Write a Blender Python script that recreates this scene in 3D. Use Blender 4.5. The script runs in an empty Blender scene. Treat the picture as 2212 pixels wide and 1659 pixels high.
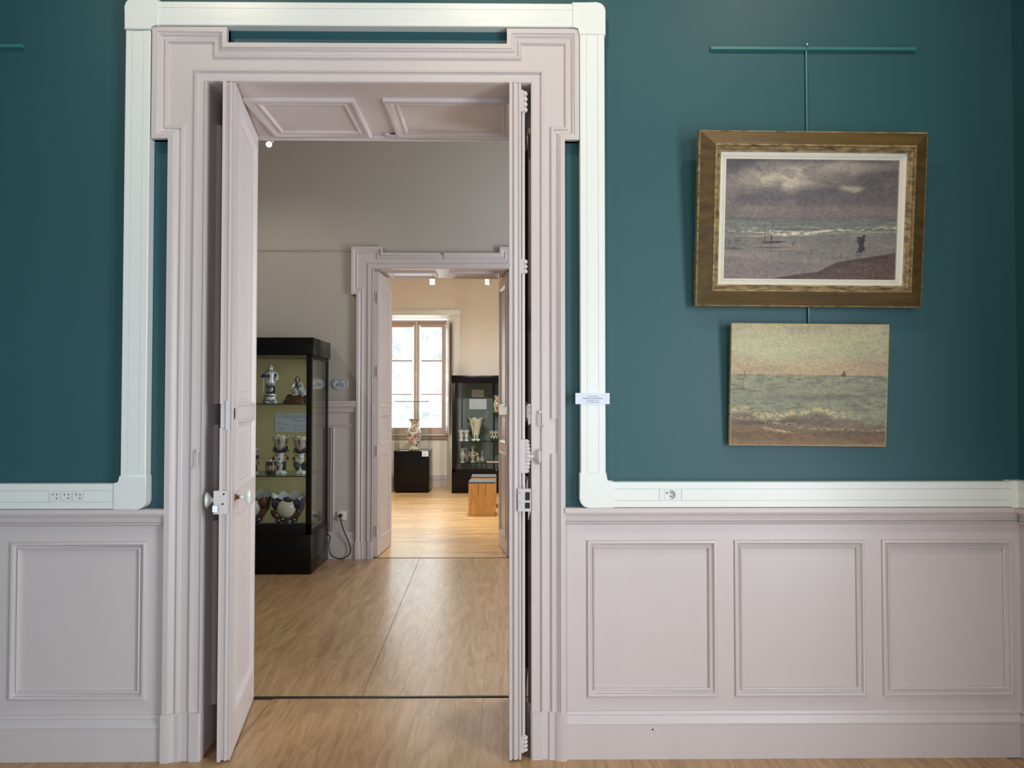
import bpy, bmesh, math, random
import numpy as np
from mathutils import Vector, Matrix

random.seed(7)
SC = bpy.context.scene
COL = SC.collection
PI = math.pi

# ---------------------------------------------------------------- camera
EYE = 1.455
F = 1660.0                      # focal length in pixels of the 2212 x 1659 frame
PITCH = math.atan((870 - 829.5) / F)
YAW = math.atan((1106 - 1088) / F)
cam_d = bpy.data.cameras.new('camera')
cam_d.sensor_width = 36.0
cam_d.lens = F * 36.0 / 2212.0
cam_d.clip_start = 0.05
cam = bpy.data.objects.new('camera', cam_d)
COL.objects.link(cam)
cam.location = (0, 0, EYE)
cam.rotation_euler = (PI / 2 + PITCH, 0, -YAW)
SC.camera = cam
CAM_R = cam.rotation_euler.to_matrix()

# ---------------------------------------------------------------- world, daylight, exposure
world = bpy.data.worlds.new('world')
SC.world = world
world.use_nodes = True
wn = world.node_tree.nodes['Background']
wn.inputs['Color'].default_value = (0.90, 0.96, 1.0, 1)
wn.inputs['Strength'].default_value = 1.6

SC.view_settings.view_transform = 'Standard'
SC.view_settings.look = 'None'
SC.view_settings.gamma = 1.0
SC.view_settings.use_curve_mapping = False
SC.view_settings.exposure = -0.06
try:
    SC.cycles.use_denoising = True
    SC.cycles.sample_clamp_indirect = 5.0
    SC.cycles.caustics_reflective = False
    SC.cycles.caustics_refractive = False
except Exception:
    pass

def area(name, loc, rot, sx, sy, power, color):
    d = bpy.data.lights.new(name, 'AREA')
    d.shape = 'RECTANGLE'; d.size = sx; d.size_y = sy
    d.energy = power; d.color = color
    o = bpy.data.objects.new(name, d); COL.objects.link(o)
    o.location = loc; o.rotation_euler = rot
    return o

# daylight standing in the windows of each room, plus one added cool fill (area lights emit along local -Z)
COOL = (0.86, 0.93, 1.0)
area('daylight_right_window', (2.13, 0.6, 1.55), (0, PI / 2, 0), 2.6, 1.5, 152, (0.86, 0.93, 1.0))
area('daylight_rear_window', (1.2, -2.62, 1.35), (PI / 2, 0, 0), 1.2, 1.9, 55, (0.86, 0.93, 1.0))
area('cool_fill_rear_left', (-1.95, -2.62, 0.95), (PI / 2, 0, 0), 1.2, 1.5, 88, (0.55, 0.76, 1.0))  # added fill to lift the lower left panels, no known opening there
area('daylight_middle_room', (2.42, 5.3, 1.9), (0, PI / 2, 0), 2.3, 1.2, 135, (0.78, 0.89, 1.0))
area('daylight_far_room', (-1.52, 13.75, 1.87), (-PI / 2, 0, 0), 1.3, 2.3, 42, (0.95, 1.0, 1.0))

# ---------------------------------------------------------------- helpers
def W(px, py, Y):
    """world point on the plane y = Y seen at pixel (px, py)"""
    d = CAM_R @ Vector(((px - 1106) / F, -(py - 829.5) / F, -1.0))
    t = Y / d.y
    return Vector((d.x * t, Y, EYE + d.z * t))
def WX(px, Y, py=870): return W(px, py, Y).x
def WZ(py, Y, px=1106): return W(px, py, Y).z

def lin(c):
    return tuple(((v / 255.0) / 12.92 if v / 255.0 <= 0.04045 else (((v / 255.0) + 0.055) / 1.055) ** 2.4) for v in c)

MATS = {}
def nodes_of(m):
    m.use_nodes = True
    nt = m.node_tree
    return nt, nt.nodes, nt.links, nt.nodes['Principled BSDF']

def mat(name, rgb, rough=0.5, metal=0.0, var=0.0, vscale=(3, 3, 3), bump=0.0, bscale=60.0, spec=0.5, coat=0.0, rgb2=None, bstretch=(1, 1, 1)):
    """painted / plain surface: base colour with soft noise variation and fine relief"""
    m = bpy.data.materials.new(name)
    nt, N, L, P = nodes_of(m)
    c = lin(rgb)
    P.inputs['Base Color'].default_value = (*c, 1)
    P.inputs['Roughness'].default_value = rough
    P.inputs['Metallic'].default_value = metal
    P.inputs['Specular IOR Level'].default_value = spec
    P.inputs['Coat Weight'].default_value = coat
    tc = N.new('ShaderNodeTexCoord')
    if var > 0 or rgb2:
        mp = N.new('ShaderNodeMapping'); mp.inputs['Scale'].default_value = vscale
        L.new(tc.outputs['Object'], mp.inputs['Vector'])
        nz = N.new('ShaderNodeTexNoise'); nz.inputs['Scale'].default_value = 1.0
        nz.inputs['Detail'].default_value = 5; nz.inputs['Roughness'].default_value = 0.6
        L.new(mp.outputs['Vector'], nz.inputs['Vector'])
        rp = N.new('ShaderNodeValToRGB')
        rp.color_ramp.elements[0].position = 0.3; rp.color_ramp.elements[1].position = 0.7
        c2 = lin(rgb2) if rgb2 else tuple(v * (1 + var) for v in c)
        c1 = c if rgb2 else tuple(v * (1 - var) for v in c)
        rp.color_ramp.elements[0].color = (*c1, 1); rp.color_ramp.elements[1].color = (*c2, 1)
        L.new(nz.outputs['Fac'], rp.inputs['Fac'])
        L.new(rp.outputs['Color'], P.inputs['Base Color'])
    if bump > 0:
        mp2 = N.new('ShaderNodeMapping'); mp2.inputs['Scale'].default_value = bstretch
        L.new(tc.outputs['Object'], mp2.inputs['Vector'])
        nb = N.new('ShaderNodeTexNoise'); nb.inputs['Scale'].default_value = bscale
        nb.inputs['Detail'].default_value = 4
        L.new(mp2.outputs['Vector'], nb.inputs['Vector'])
        bp = N.new('ShaderNodeBump'); bp.inputs['Strength'].default_value = bump
        bp.inputs['Distance'].default_value = 0.004
        L.new(nb.outputs['Fac'], bp.inputs['Height'])
        L.new(bp.outputs['Normal'], P.inputs['Normal'])
    MATS[name] = m
    return m

def glass_mat(name, tint=(0.96, 0.985, 0.975), refl=0.05):
    """thin clear pane: straight-through transmission plus a Fresnel mirror"""
    m = bpy.data.materials.new(name)
    nt, N, L, P = nodes_of(m)
    N.remove(P)
    tr = N.new('ShaderNodeBsdfTransparent'); tr.inputs['Color'].default_value = (*tint, 1)
    gl = N.new('ShaderNodeBsdfGlossy'); gl.inputs['Roughness'].default_value = 0.02
    fr = N.new('ShaderNodeFresnel')
    geo = N.new('ShaderNodeNewGeometry'); io = N.new('ShaderNodeMapRange')
    io.inputs['To Min'].default_value = 1.45; io.inputs['To Max'].default_value = 1 / 1.45   # same thin-pane mirror on both faces
    L.new(geo.outputs['Backfacing'], io.inputs['Value']); L.new(io.outputs[0], fr.inputs['IOR'])
    mx = N.new('ShaderNodeMixShader')
    L.new(fr.outputs['Fac'], mx.inputs['Fac'])
    L.new(tr.outputs[0], mx.inputs[1]); L.new(gl.outputs[0], mx.inputs[2])
    L.new(mx.outputs[0], N['Material Output'].inputs['Surface'])
    MATS[name] = m
    return m

def frosted_mat(name):
    """window pane with a speckled translucent film, foliage outside breaking the white"""
    m = bpy.data.materials.new(name)
    nt, N, L, P = nodes_of(m); N.remove(P)
    tc = N.new('ShaderNodeTexCoord')
    n1 = N.new('ShaderNodeTexNoise'); n1.inputs['Scale'].default_value = 6.0; n1.inputs['Detail'].default_value = 2
    n2 = N.new('ShaderNodeTexNoise'); n2.inputs['Scale'].default_value = 60.0; n2.inputs['Detail'].default_value = 5
    L.new(tc.outputs['Object'], n1.inputs['Vector']); L.new(tc.outputs['Object'], n2.inputs['Vector'])
    mul = N.new('ShaderNodeMath'); mul.operation = 'MULTIPLY'
    L.new(n1.outputs['Fac'], mul.inputs[0]); L.new(n2.outputs['Fac'], mul.inputs[1])
    rp = N.new('ShaderNodeValToRGB')
    rp.color_ramp.elements[0].position = 0.255; rp.color_ramp.elements[1].position = 0.36
    rp.color_ramp.elements[0].color = (0.97, 0.985, 0.99, 1); rp.color_ramp.elements[1].color = (0.74, 0.79, 0.77, 1)
    L.new(mul.outputs[0], rp.inputs['Fac'])
    tr = N.new('ShaderNodeBsdfTransparent'); L.new(rp.outputs['Color'], tr.inputs['Color'])
    gl = N.new('ShaderNodeBsdfGlossy'); gl.inputs['Roughness'].default_value = 0.1
    mx = N.new('ShaderNodeMixShader'); mx.inputs['Fac'].default_value = 0.04
    L.new(tr.outputs[0], mx.inputs[1]); L.new(gl.outputs[0], mx.inputs[2])
    L.new(mx.outputs[0], N['Material Output'].inputs['Surface'])
    MATS[name] = m
    return m

def emit_mat(name, rgb, strength):
    m = bpy.data.materials.new(name)
    nt, N, L, P = nodes_of(m)
    P.inputs['Base Color'].default_value = (*lin(rgb), 1)
    P.inputs['Emission Color'].default_value = (*lin(rgb), 1)
    P.inputs['Emission Strength'].default_value = strength
    MATS[name] = m
    return m

def wood_mat(name, dark, light, axis, grain=9.0, rough=0.35, random_amt=0.12, board=None, contrast=(0.3, 0.72), coat=0.0, distort=1.1):
    """wood grain drawn along an axis; each object takes its own tone; board=(width, length) draws joints too small to build"""
    m = bpy.data.materials.new(name)
    nt, N, L, P = nodes_of(m)
    P.inputs['Roughness'].default_value = rough
    P.inputs['Coat Weight'].default_value = coat
    P.inputs['Coat Roughness'].default_value = 0.2
    tc = N.new('ShaderNodeTexCoord')
    oi = N.new('ShaderNodeObjectInfo')
    geo = N.new('ShaderNodeNewGeometry')
    mp = N.new('ShaderNodeMapping')
    s = [grain, grain, grain]; s['XYZ'.index(axis)] = grain * 0.13
    mp.inputs['Scale'].default_value = s
    L.new(geo.outputs['Position'], mp.inputs['Vector'])
    off = N.new('ShaderNodeVectorMath'); off.operation = 'ADD'
    cmb = N.new('ShaderNodeCombineXYZ')
    mu = N.new('ShaderNodeMath'); mu.operation = 'MULTIPLY'; mu.inputs[1].default_value = 37.0
    L.new(oi.outputs['Random'], mu.inputs[0])
    L.new(mu.outputs[0], cmb.inputs[0]); L.new(mu.outputs[0], cmb.inputs[1])
    L.new(mp.outputs['Vector'], off.inputs[0]); L.new(cmb.outputs[0], off.inputs[1])
    vec = off.outputs[0]
    n1 = N.new('ShaderNodeTexNoise'); n1.inputs['Scale'].default_value = 1.0; n1.inputs['Detail'].default_value = 8
    n1.inputs['Roughness'].default_value = 0.66; n1.inputs['Distortion'].default_value = distort
    L.new(vec, n1.inputs['Vector'])
    rp = N.new('ShaderNodeValToRGB')
    rp.color_ramp.elements[0].position = contrast[0]; rp.color_ramp.elements[1].position = contrast[1]
    rp.color_ramp.elements[0].color = (*lin(dark), 1); rp.color_ramp.elements[1].color = (*lin(light), 1)
    L.new(n1.outputs['Fac'], rp.inputs['Fac'])
    col = rp.outputs['Color']
    hsv = N.new('ShaderNodeHueSaturation')
    mr = N.new('ShaderNodeMapRange'); mr.inputs['To Min'].default_value = 1 - random_amt; mr.inputs['To Max'].default_value = 1 + random_amt
    L.new(oi.outputs['Random'], mr.inputs['Value']); L.new(mr.outputs[0], hsv.inputs['Value'])
    L.new(col, hsv.inputs['Color'])
    col = hsv.outputs['Color']
    if board:
        br = N.new('ShaderNodeTexBrick')
        br.inputs['Scale'].default_value = 1.0
        br.inputs['Brick Width'].default_value = board[1]; br.inputs['Row Height'].default_value = board[0]
        br.inputs['Mortar Size'].default_value = 0.0025
        br.inputs['Color1'].default_value = (1.12, 1.1, 1.06, 1); br.inputs['Color2'].default_value = (0.84, 0.8, 0.74, 1)
        br.inputs['Mortar'].default_value = (0.42, 0.32, 0.22, 1)
        L.new(geo.outputs['Position'], br.inputs['Vector'])
        mm = N.new('ShaderNodeMix'); mm.data_type = 'RGBA'; mm.blend_type = 'MULTIPLY'; mm.inputs['Factor'].default_value = 1.0
        L.new(col, mm.inputs['A']); L.new(br.outputs['Color'], mm.inputs['B'])
        col = mm.outputs['Result']
    L.new(col, P.inputs['Base Color'])
    MATS[name] = m
    return m

def attr_mat(name, rough=0.5, coat=0.0, bump=0.0, bscale=300.0, metal=0.0):
    """colour painted on by hand: read from the mesh's colour attribute"""
    m = bpy.data.materials.new(name)
    nt, N, L, P = nodes_of(m)
    a = N.new('ShaderNodeAttribute'); a.attribute_name = 'Col'
    L.new(a.outputs['Color'], P.inputs['Base Color'])
    P.inputs['Roughness'].default_value = rough
    P.inputs['Coat Weight'].default_value = coat
    P.inputs['Metallic'].default_value = metal
    if bump > 0:
        tc = N.new('ShaderNodeTexCoord')
        nb = N.new('ShaderNodeTexNoise'); nb.inputs['Scale'].default_value = bscale; nb.inputs['Detail'].default_value = 3
        L.new(tc.outputs['Object'], nb.inputs['Vector'])
        bp = N.new('ShaderNodeBump'); bp.inputs['Strength'].default_value = bump; bp.inputs['Distance'].default_value = 0.003
        L.new(nb.outputs['Fac'], bp.inputs['Height']); L.new(bp.outputs['Normal'], P.inputs['Normal'])
    MATS[name] = m
    return m

# ---- object plumbing
WM = {}
def tag(o, label=None, cat=None, group=None, kind=None):
    if label: o['label'] = label
    if cat: o['category'] = cat
    if group: o['group'] = group
    if kind: o['kind'] = kind
    return o

def thing(name, loc=(0, 0, 0), label=None, cat=None, group=None, kind=None, rot=None):
    o = bpy.data.objects.new(name, None); COL.objects.link(o)
    o.empty_display_size = 0.1
    M = Matrix.Translation(Vector(loc))
    if rot is not None:
        M = M @ rot.to_4x4()
    o.matrix_world = M
    o.location = M.to_translation(); o.rotation_euler = M.to_euler()
    WM[o.name] = M
    return tag(o, label, cat, group, kind)

def finish(bm, sharp=32):
    bmesh.ops.remove_doubles(bm, verts=bm.verts, dist=1e-6)
    bmesh.ops.recalc_face_normals(bm, faces=bm.faces)
    ca = math.radians(sharp)
    for f in bm.faces: f.smooth = True
    for e in bm.edges:
        e.smooth = (len(e.link_faces) == 2 and e.calc_face_angle(0.0) < ca)

def root_of(o):
    while o.parent: o = o.parent
    return o

def obj(name, bm, material, parent=None, local=False, sharp=32, recalc=True):
    """link one bmesh as ONE object; world coordinates unless local"""
    if recalc: finish(bm, sharp)
    me = bpy.data.meshes.new(name)
    loc = None
    if parent is not None:
        if not local:
            bm.transform(WM[root_of(parent).name].inverted())
    else:
        vs = [v.co for v in bm.verts]
        lo = Vector((min(v[i] for v in vs) for i in range(3))); hi = Vector((max(v[i] for v in vs) for i in range(3)))
        loc = Vector(((lo.x + hi.x) / 2, (lo.y + hi.y) / 2, lo.z))
        bm.transform(Matrix.Translation(-loc))
    bm.to_mesh(me); bm.free()
    mats = material if isinstance(material, (list, tuple)) else [material]
    for m in mats: me.materials.append(MATS[m] if isinstance(m, str) else m)
    o = bpy.data.objects.new(name, me); COL.objects.link(o)
    if parent is not None: o.parent = parent
    else:
        o.location = loc
        WM[o.name] = Matrix.Translation(loc)
    return o

def copy_tree(o, parent=None):
    c = o.copy(); COL.objects.link(c); c.parent = parent
    for ch in list(o.children): copy_tree(ch, c)
    return c

def text_mesh(name, s, size, material, parent, M, align='CENTER', bold=0.0, ext=0.0):
    """flat lettering: M maps the text plane (x right, y up) to the parent's local space"""
    cu = bpy.data.curves.new(name, 'FONT'); cu.body = s; cu.size = size
    cu.align_x = align; cu.align_y = 'CENTER'; cu.offset = bold; cu.extrude = ext; cu.resolution_u = 3
    tmp = bpy.data.objects.new('tmp_text', cu); COL.objects.link(tmp)
    bpy.context.view_layer.update()
    dg = bpy.context.evaluated_depsgraph_get()
    me = bpy.data.meshes.new_from_object(tmp.evaluated_get(dg))
    bpy.data.objects.remove(tmp); bpy.data.curves.remove(cu)
    me.transform(M); me.materials.clear(); me.materials.append(MATS[material])
    me.name = name
    o = bpy.data.objects.new(name, me); COL.objects.link(o); o.parent = parent
    return o

# ---- shapes
def B(): return bmesh.new()
def box(bm, x0, x1, y0, y1, z0, z1, mi=0):
    v = [bm.verts.new(p) for p in ((x0, y0, z0), (x1, y0, z0), (x1, y1, z0), (x0, y1, z0), (x0, y0, z1), (x1, y0, z1), (x1, y1, z1), (x0, y1, z1))]
    for q in ((0, 3, 2, 1), (4, 5, 6, 7), (0, 1, 5, 4), (1, 2, 6, 5), (2, 3, 7, 6), (3, 0, 4, 7)):
        f = bm.faces.new([v[i] for i in q]); f.material_index = mi
    return bm
def bbox(x0, x1, y0, y1, z0, z1, bev=0.0, seg=2):
    bm = box(B(), x0, x1, y0, y1, z0, z1)
    if bev > 0: bmesh.ops.bevel(bm, geom=bm.edges[:], offset=bev, segments=seg, affect='EDGES', profile=0.5)
    return bm

def poly_prism(bm, pts, fr, h0, h1):
    """prism over a 2-D outline; fr(u, v, h) -> point"""
    a = [bm.verts.new(fr(u, v, h0)) for u, v in pts]
    b = [bm.verts.new(fr(u, v, h1)) for u, v in pts]
    n = len(pts)
    bm.faces.new(a); bm.faces.new(b)
    for i in range(n):
        bm.faces.new((a[i], a[(i + 1) % n], b[(i + 1) % n], b[i]))
    return bm

def sweep(bm, path, prof, fr, closed=False, caps=True):
    """profile (o inward = right of travel, h proud) swept along a mitred 2-D path"""
    n = len(path)
    rows = []
    for i, p in enumerate(path):
        p = Vector(p)
        pa = Vector(path[(i - 1) % n]); pb = Vector(path[(i + 1) % n])
        d0 = (p - pa) if (closed or i > 0) else (pb - p)
        d1 = (pb - p) if (closed or i < n - 1) else (p - pa)
        d0.normalize(); d1.normalize()
        n0 = Vector((d0.y, -d0.x)); n1 = Vector((d1.y, -d1.x))
        m = (n0 + n1) / (1 + n0.dot(n1))
        rows.append([bm.verts.new(fr(p.x + o * m.x, p.y + o * m.y, h)) for o, h in prof])
    k = len(prof)
    for i in range(n if closed else n - 1):
        a, b = rows[i], rows[(i + 1) % n]
        for j in range(k - 1):
            bm.faces.new((a[j], a[j + 1], b[j + 1], b[j]))
    if caps and not closed:
        bm.faces.new(rows[0]); bm.faces.new(rows[-1])
    return bm

def rect_path(u0, v0, u1, v1):
    """clockwise so that 'right of travel' is inward"""
    return [(u0, v0), (u0, v1), (u1, v1), (u1, v0)]

def fr_y(Y):   return lambda u, v, h: (u, Y - h, v)          # faces the camera
def fr_yb(Y):  return lambda u, v, h: (u, Y + h, v)          # faces away
def fr_xp(X):  return lambda u, v, h: (X + h, u, v)          # faces +x, u = y
def fr_xm(X):  return lambda u, v, h: (X - h, u, v)
def fr_dn(Z):  return lambda u, v, h: (u, v, Z - h)          # faces down, u = x, v = y

def tube(bm, pts, r, seg=8, cap=True):
    """round tube through points; r a number or one per point"""
    pts = [Vector(p) for p in pts]; n = len(pts)
    rr = r if isinstance(r, (list, tuple)) else [r] * n
    rows = []; up = None
    for i, p in enumerate(pts):
        t = (pts[min(i + 1, n - 1)] - pts[max(i - 1, 0)]).normalized()
        if up is None:
            up = Vector((0, 0, 1)) if abs(t.z) < 0.9 else Vector((1, 0, 0))
        s = t.cross(up).normalized(); up = s.cross(t).normalized()
        rows.append([bm.verts.new(p + (s * math.cos(2 * PI * k / seg) + up * math.sin(2 * PI * k / seg)) * rr[i]) for k in range(seg)])
    for i in range(n - 1):
        for k in range(seg):
            bm.faces.new((rows[i][k], rows[i][(k + 1) % seg], rows[i + 1][(k + 1) % seg], rows[i + 1][k]))
    if cap:
        bm.faces.new(rows[0]); bm.faces.new(rows[-1])
    return bm

def lathe(bm, prof, seg=24, c=(0, 0, 0), axis='Z', wob=None, cap=True):
    """surface of revolution; wob(theta, t) -> (scale r, dz)"""
    c = Vector(c); rows = []; n = len(prof)
    for i, (r, z) in enumerate(prof):
        row = []
        for k in range(seg):
            th = 2 * PI * k / seg
            s, dz = wob(th, i / (n - 1)) if wob else (1, 0)
            x, y, zz = r * s * math.cos(th), r * s * math.sin(th), z + dz
            p = {'Z': (x, y, zz), 'Y': (x, zz, y), 'X': (zz, x, y)}[axis]
            row.append(bm.verts.new(c + Vector(p)))
        rows.append(row)
    for i in range(n - 1):
        for k in range(seg):
            bm.faces.new((rows[i][k], rows[i][(k + 1) % seg], rows[i + 1][(k + 1) % seg], rows[i + 1][k]))
    if cap:
        if prof[0][0] > 1e-5: bm.faces.new(rows[0])
        if prof[-1][0] > 1e-5: bm.faces.new(rows[-1])
    return bm

def blob(bm, c, r, seg=10, rings=7, noise=0.0):
    """ellipsoid, optionally lumpy"""
    rx, ry, rz = r if isinstance(r, (list, tuple)) else (r, r, r)
    c = Vector(c); rows = []
    for i in range(1, rings):
        ph = PI * i / rings
        row = []
        for k in range(seg):
            th = 2 * PI * k / seg
            j = 1 + noise * (random.random() - 0.5)
            row.append(bm.verts.new(c + Vector((rx * math.sin(ph) * math.cos(th) * j, ry * math.sin(ph) * math.sin(th) * j, rz * math.cos(ph) * j))))
        rows.append(row)
    t = bm.verts.new(c + Vector((0, 0, rz))); b = bm.verts.new(c - Vector((0, 0, rz)))
    for k in range(seg):
        bm.faces.new((t, rows[0][k], rows[0][(k + 1) % seg]))
        bm.faces.new((b, rows[-1][(k + 1) % seg], rows[-1][k]))
        for i in range(len(rows) - 1):
            bm.faces.new((rows[i][k], rows[i + 1][k], rows[i + 1][(k + 1) % seg], rows[i][(k + 1) % seg]))
    return bm

def leaf(bm, base, tip, width, thick=0.003, bow=0.0, nrm=(0, -1, 0), n=6):
    """pointed leaf with thickness"""
    base, tip, nrm = Vector(base), Vector(tip), Vector(nrm).normalized()
    d = tip - base; s = d.cross(nrm).normalized()
    L1, L2 = [], []
    top, bot = [], []
    for i in range(n + 1):
        t = i / n
        w = width * 0.5 * (math.sin(PI * min(t * 0.92 + 0.08, 1.0)) ** 0.7)
        p = base + d * t + nrm * (bow * math.sin(PI * t))
        row = [p - s * w, p + nrm * thick, p + s * w, p - nrm * thick * 0.5]
        top.append([bm.verts.new(q) for q in row])
    for i in range(n):
        for k in range(4):
            bm.faces.new((top[i][k], top[i][(k + 1) % 4], top[i + 1][(k + 1) % 4], top[i + 1][k]))
    bm.faces.new(top[0]); bm.faces.new(top[-1])
    return bm

def colour_verts(o, fn):
    """per-vertex paint; fn(co) -> sRGB 0-255"""
    me = o.data
    a = me.color_attributes.new('Col', 'FLOAT_COLOR', 'POINT')
    buf = np.empty((len(me.vertices), 4), dtype=np.float32); buf[:, 3] = 1
    for i, v in enumerate(me.vertices):
        buf[i, :3] = lin(fn(v.co))
    a.data.foreach_set('color', buf.ravel())

def rounded(pts, idx, r, n=8):
    """round one corner of a 2-D outline"""
    out = []
    m = len(pts)
    for i, p in enumerate(pts):
        if i != idx: out.append(p); continue
        p = Vector(p); a = Vector(pts[i - 1]); b = Vector(pts[(i + 1) % m])
        da = (a - p).normalized(); db = (b - p).normalized()
        c = p + da * r + db * r
        for k in range(n + 1):
            t = k / n * PI / 2
            q = c - db * r * math.cos(t) - da * r * math.sin(t)
            out.append((q.x, q.y))
    return out
# ---------------------------------------------------------------- materials
mat('paint_trim', (207, 197, 195), 0.36, var=0.03, vscale=(2, 2, 0.6), bump=0.10, bscale=26, bstretch=(1, 1, 0.25))
mat('paint_green', (43, 86, 91), 0.5, spec=0.42, var=0.035, vscale=(1.5, 1.5, 1.5), bump=0.06, bscale=90)
mat('paint_grey', (184, 176, 166), 0.6, var=0.02, bump=0.05, bscale=60)
mat('paper_relief', (184, 176, 166), 0.62, var=0.02, bump=0.9, bscale=85)
mat('paint_cream', (240, 233, 221), 0.6, var=0.02, bump=0.05, bscale=60)
mat('paint_ceiling', (206, 196, 180), 0.7)
mat('pvc', (232, 235, 230), 0.32, bump=0.02, bscale=200)
mat('pvc_dim', (226, 229, 225), 0.38)
mat('hole_black', (10, 10, 14), 0.6)
mat('paint_window_shaded', (192, 170, 158), 0.4)  # pink-beige frame paint, darkened to carry the backlit shade of the far window
mat('paint_metal', (208, 200, 199), 0.3, bump=0.15, bscale=120)
mat('iron', (70, 58, 50), 0.45, metal=0.7)
mat('brass_old', (120, 88, 60), 0.4, metal=0.8)
mat('porcelain_knob', (225, 235, 228), 0.12, coat=0.5)
mat('steel', (190, 190, 190), 0.3, metal=1.0)
mat('threshold', (62, 56, 52), 0.4, metal=0.4)
mat('rail_green', (62, 122, 118), 0.35)
mat('black_lacquer', (9, 9, 10), 0.22, spec=0.25)
mat('black_frame', (11, 11, 12), 0.35, spec=0.25)
mat('linen', (200, 184, 132), 0.85, bump=0.3, bscale=350)
mat('grey_back', (98, 108, 106), 0.7)
mat('card', (222, 228, 244), 0.6)
mat('paper', (200, 204, 214), 0.7)
mat('ink', (40, 42, 60), 0.6)
mat('ink_grey', (120, 124, 136), 0.7)
mat('grey_felt', (98, 102, 104), 0.8, var=0.05, vscale=(30, 30, 30))
mat('plastic_white', (236, 234, 230), 0.35)
mat('rubber_black', (16, 16, 17), 0.4)
mat('plaque_white', (208, 212, 216), 0.2, coat=0.6)
mat('plaque_blue', (34, 38, 62), 0.25)
mat('orange_cover', (226, 148, 84), 0.5)
mat('white_glaze', (226, 226, 220), 0.10, coat=0.8)
mat('cream_glaze', (222, 214, 196), 0.10, coat=0.8)
mat('blue_glaze', (22, 24, 66), 0.10, coat=0.8)
mat('dark_glaze', (26, 26, 36), 0.12, coat=0.8)
mat('gold', (190, 150, 80), 0.22, metal=1.0)
mat('gold_brown', (130, 96, 52), 0.25, metal=0.6, rgb2=(60, 42, 26), vscale=(60, 60, 60))
mat('green_glaze', (66, 72, 34), 0.14, coat=0.7)
mat('red_glaze', (110, 26, 36), 0.14, coat=0.7)
mat('skin_glaze', (208, 160, 138), 0.2)
mat('hair_brown', (52, 34, 26), 0.3)
mat('tan_canvas', (176, 150, 110), 0.85, var=0.1, vscale=(20, 20, 20))
mat('frame_bronze', (106, 82, 42), 0.42, metal=0.15, rgb2=(76, 58, 30), vscale=(2.5, 34, 34), bump=0.25, bscale=70, bstretch=(0.2, 1, 1))
mat('frame_worn', (176, 152, 104), 0.5, rgb2=(70, 46, 28), vscale=(22, 60, 60), bump=0.4, bscale=120)
mat('frame_liner', (212, 205, 186), 0.45, var=0.04, vscale=(20, 20, 20), bump=0.1, bscale=100)
glass_mat('glass_clear')
glass_mat('glass_shelf', (0.88, 0.95, 0.92))
frosted_mat('pane_frosted')
glass_mat('glass_pedestal', (0.975, 0.99, 0.985))
wood_mat('laminate', (156, 117, 80), (205, 168, 126), 'Y', grain=13, rough=0.30, random_amt=0.035, contrast=(0.3, 0.72), distort=2.0)
wood_mat('pine', (168, 124, 78), (228, 194, 142), 'X', grain=16, rough=0.33, random_amt=0.0, board=(0.085, 1.6), contrast=(0.28, 0.62))
wood_mat('oak', (192, 142, 80), (224, 180, 118), 'Z', grain=22, rough=0.45, random_amt=0.05)
attr_mat('oil_paint', 0.42, bump=0.35, bscale=420)
attr_mat('oil_rough', 0.5, bump=0.8, bscale=260)
attr_mat('painted_porcelain', 0.10, coat=0.8)
emit_mat('bulb', (255, 248, 232), 25)
emit_mat('bulb_soft', (255, 246, 230), 6)

# ---------------------------------------------------------------- main dimensions
YF, YB = 3.20, 3.846          # wall with the open door: near face, far face
Y2, Y2B = 7.25, 7.77          # wall with the second doorway
Y3, Y3B = 12.90, 13.40        # window wall of the last room; back of its niche
XL, XR, ZT = -1.235, 0.114, 2.789       # first doorway
L2, R2, ZT2 = WX(806, Y2), 0.062, WZ(581, Y2, 950)  # second doorway
HC = 4.3
RX0, RX1 = -3.3, 2.155         # room with the green wall
MX0, MX1 = -3.6, 2.45          # middle room
FX0, FX1 = -3.8, 1.9           # far room

def struct(name, bm, m, parent=None, **k):
    o = obj(name, bm, m, parent, **k)
    if parent is None: o['kind'] = 'structure'
    return o
def set_mats(bm, fn):
    bm.faces.ensure_lookup_table()
    for f in bm.faces: f.material_index = fn(f.calc_center_median())

# walls -----------------------------------------------------------
bm = B(); LT = 0.02
SPL = 0.05; LO = SPL + LT
box(bm, RX0 - 0.3, XL - LO, YF, YB, 0, HC); box(bm, XR + LO, RX1 + 0.3, YF, YB, 0, HC); box(bm, XL - LO, XR + LO, YF, YB, ZT + LT, HC)
set_mats(bm, lambda c: 0 if c.y < YF + 0.001 else 1)
o = struct('wall_front', bm, ['paint_green', 'paint_grey'], sharp=20)
o['label'] = 'dark green painted wall around the open double door'
bm = B(); xr = (RX1, RX1 + 0.25)
box(bm, *xr, -2.6, -0.15, 0, HC); box(bm, *xr, 1.35, YF, 0, HC); box(bm, *xr, -0.15, 1.35, 0, .25); box(bm, *xr, -0.15, 1.35, 2.85, HC)
struct('wall_right', bm, 'paint_green')['label'] = 'green side wall at the right edge of the picture'
struct('wall_left', box(B(), RX0 - 0.25, RX0, -2.6, YF, 0, HC), 'paint_green')['label'] = 'green side wall left of the picture'
bm = B(); yr = (-2.85, -2.6)
box(bm, RX0, -2.55, *yr, 0, HC); box(bm, -2.55, -1.35, *yr, 0, .2); box(bm, -2.55, -1.35, *yr, 1.7, HC); box(bm, -1.35, .6, *yr, 0, HC); box(bm, 1.8, RX1, *yr, 0, HC); box(bm, .6, 1.8, *yr, 0, 0.4); box(bm, .6, 1.8, *yr, 2.3, HC)
struct('wall_rear', bm, 'paint_green')['label'] = 'green wall behind the viewer with its window and an added low opening'
bm = B()
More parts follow.
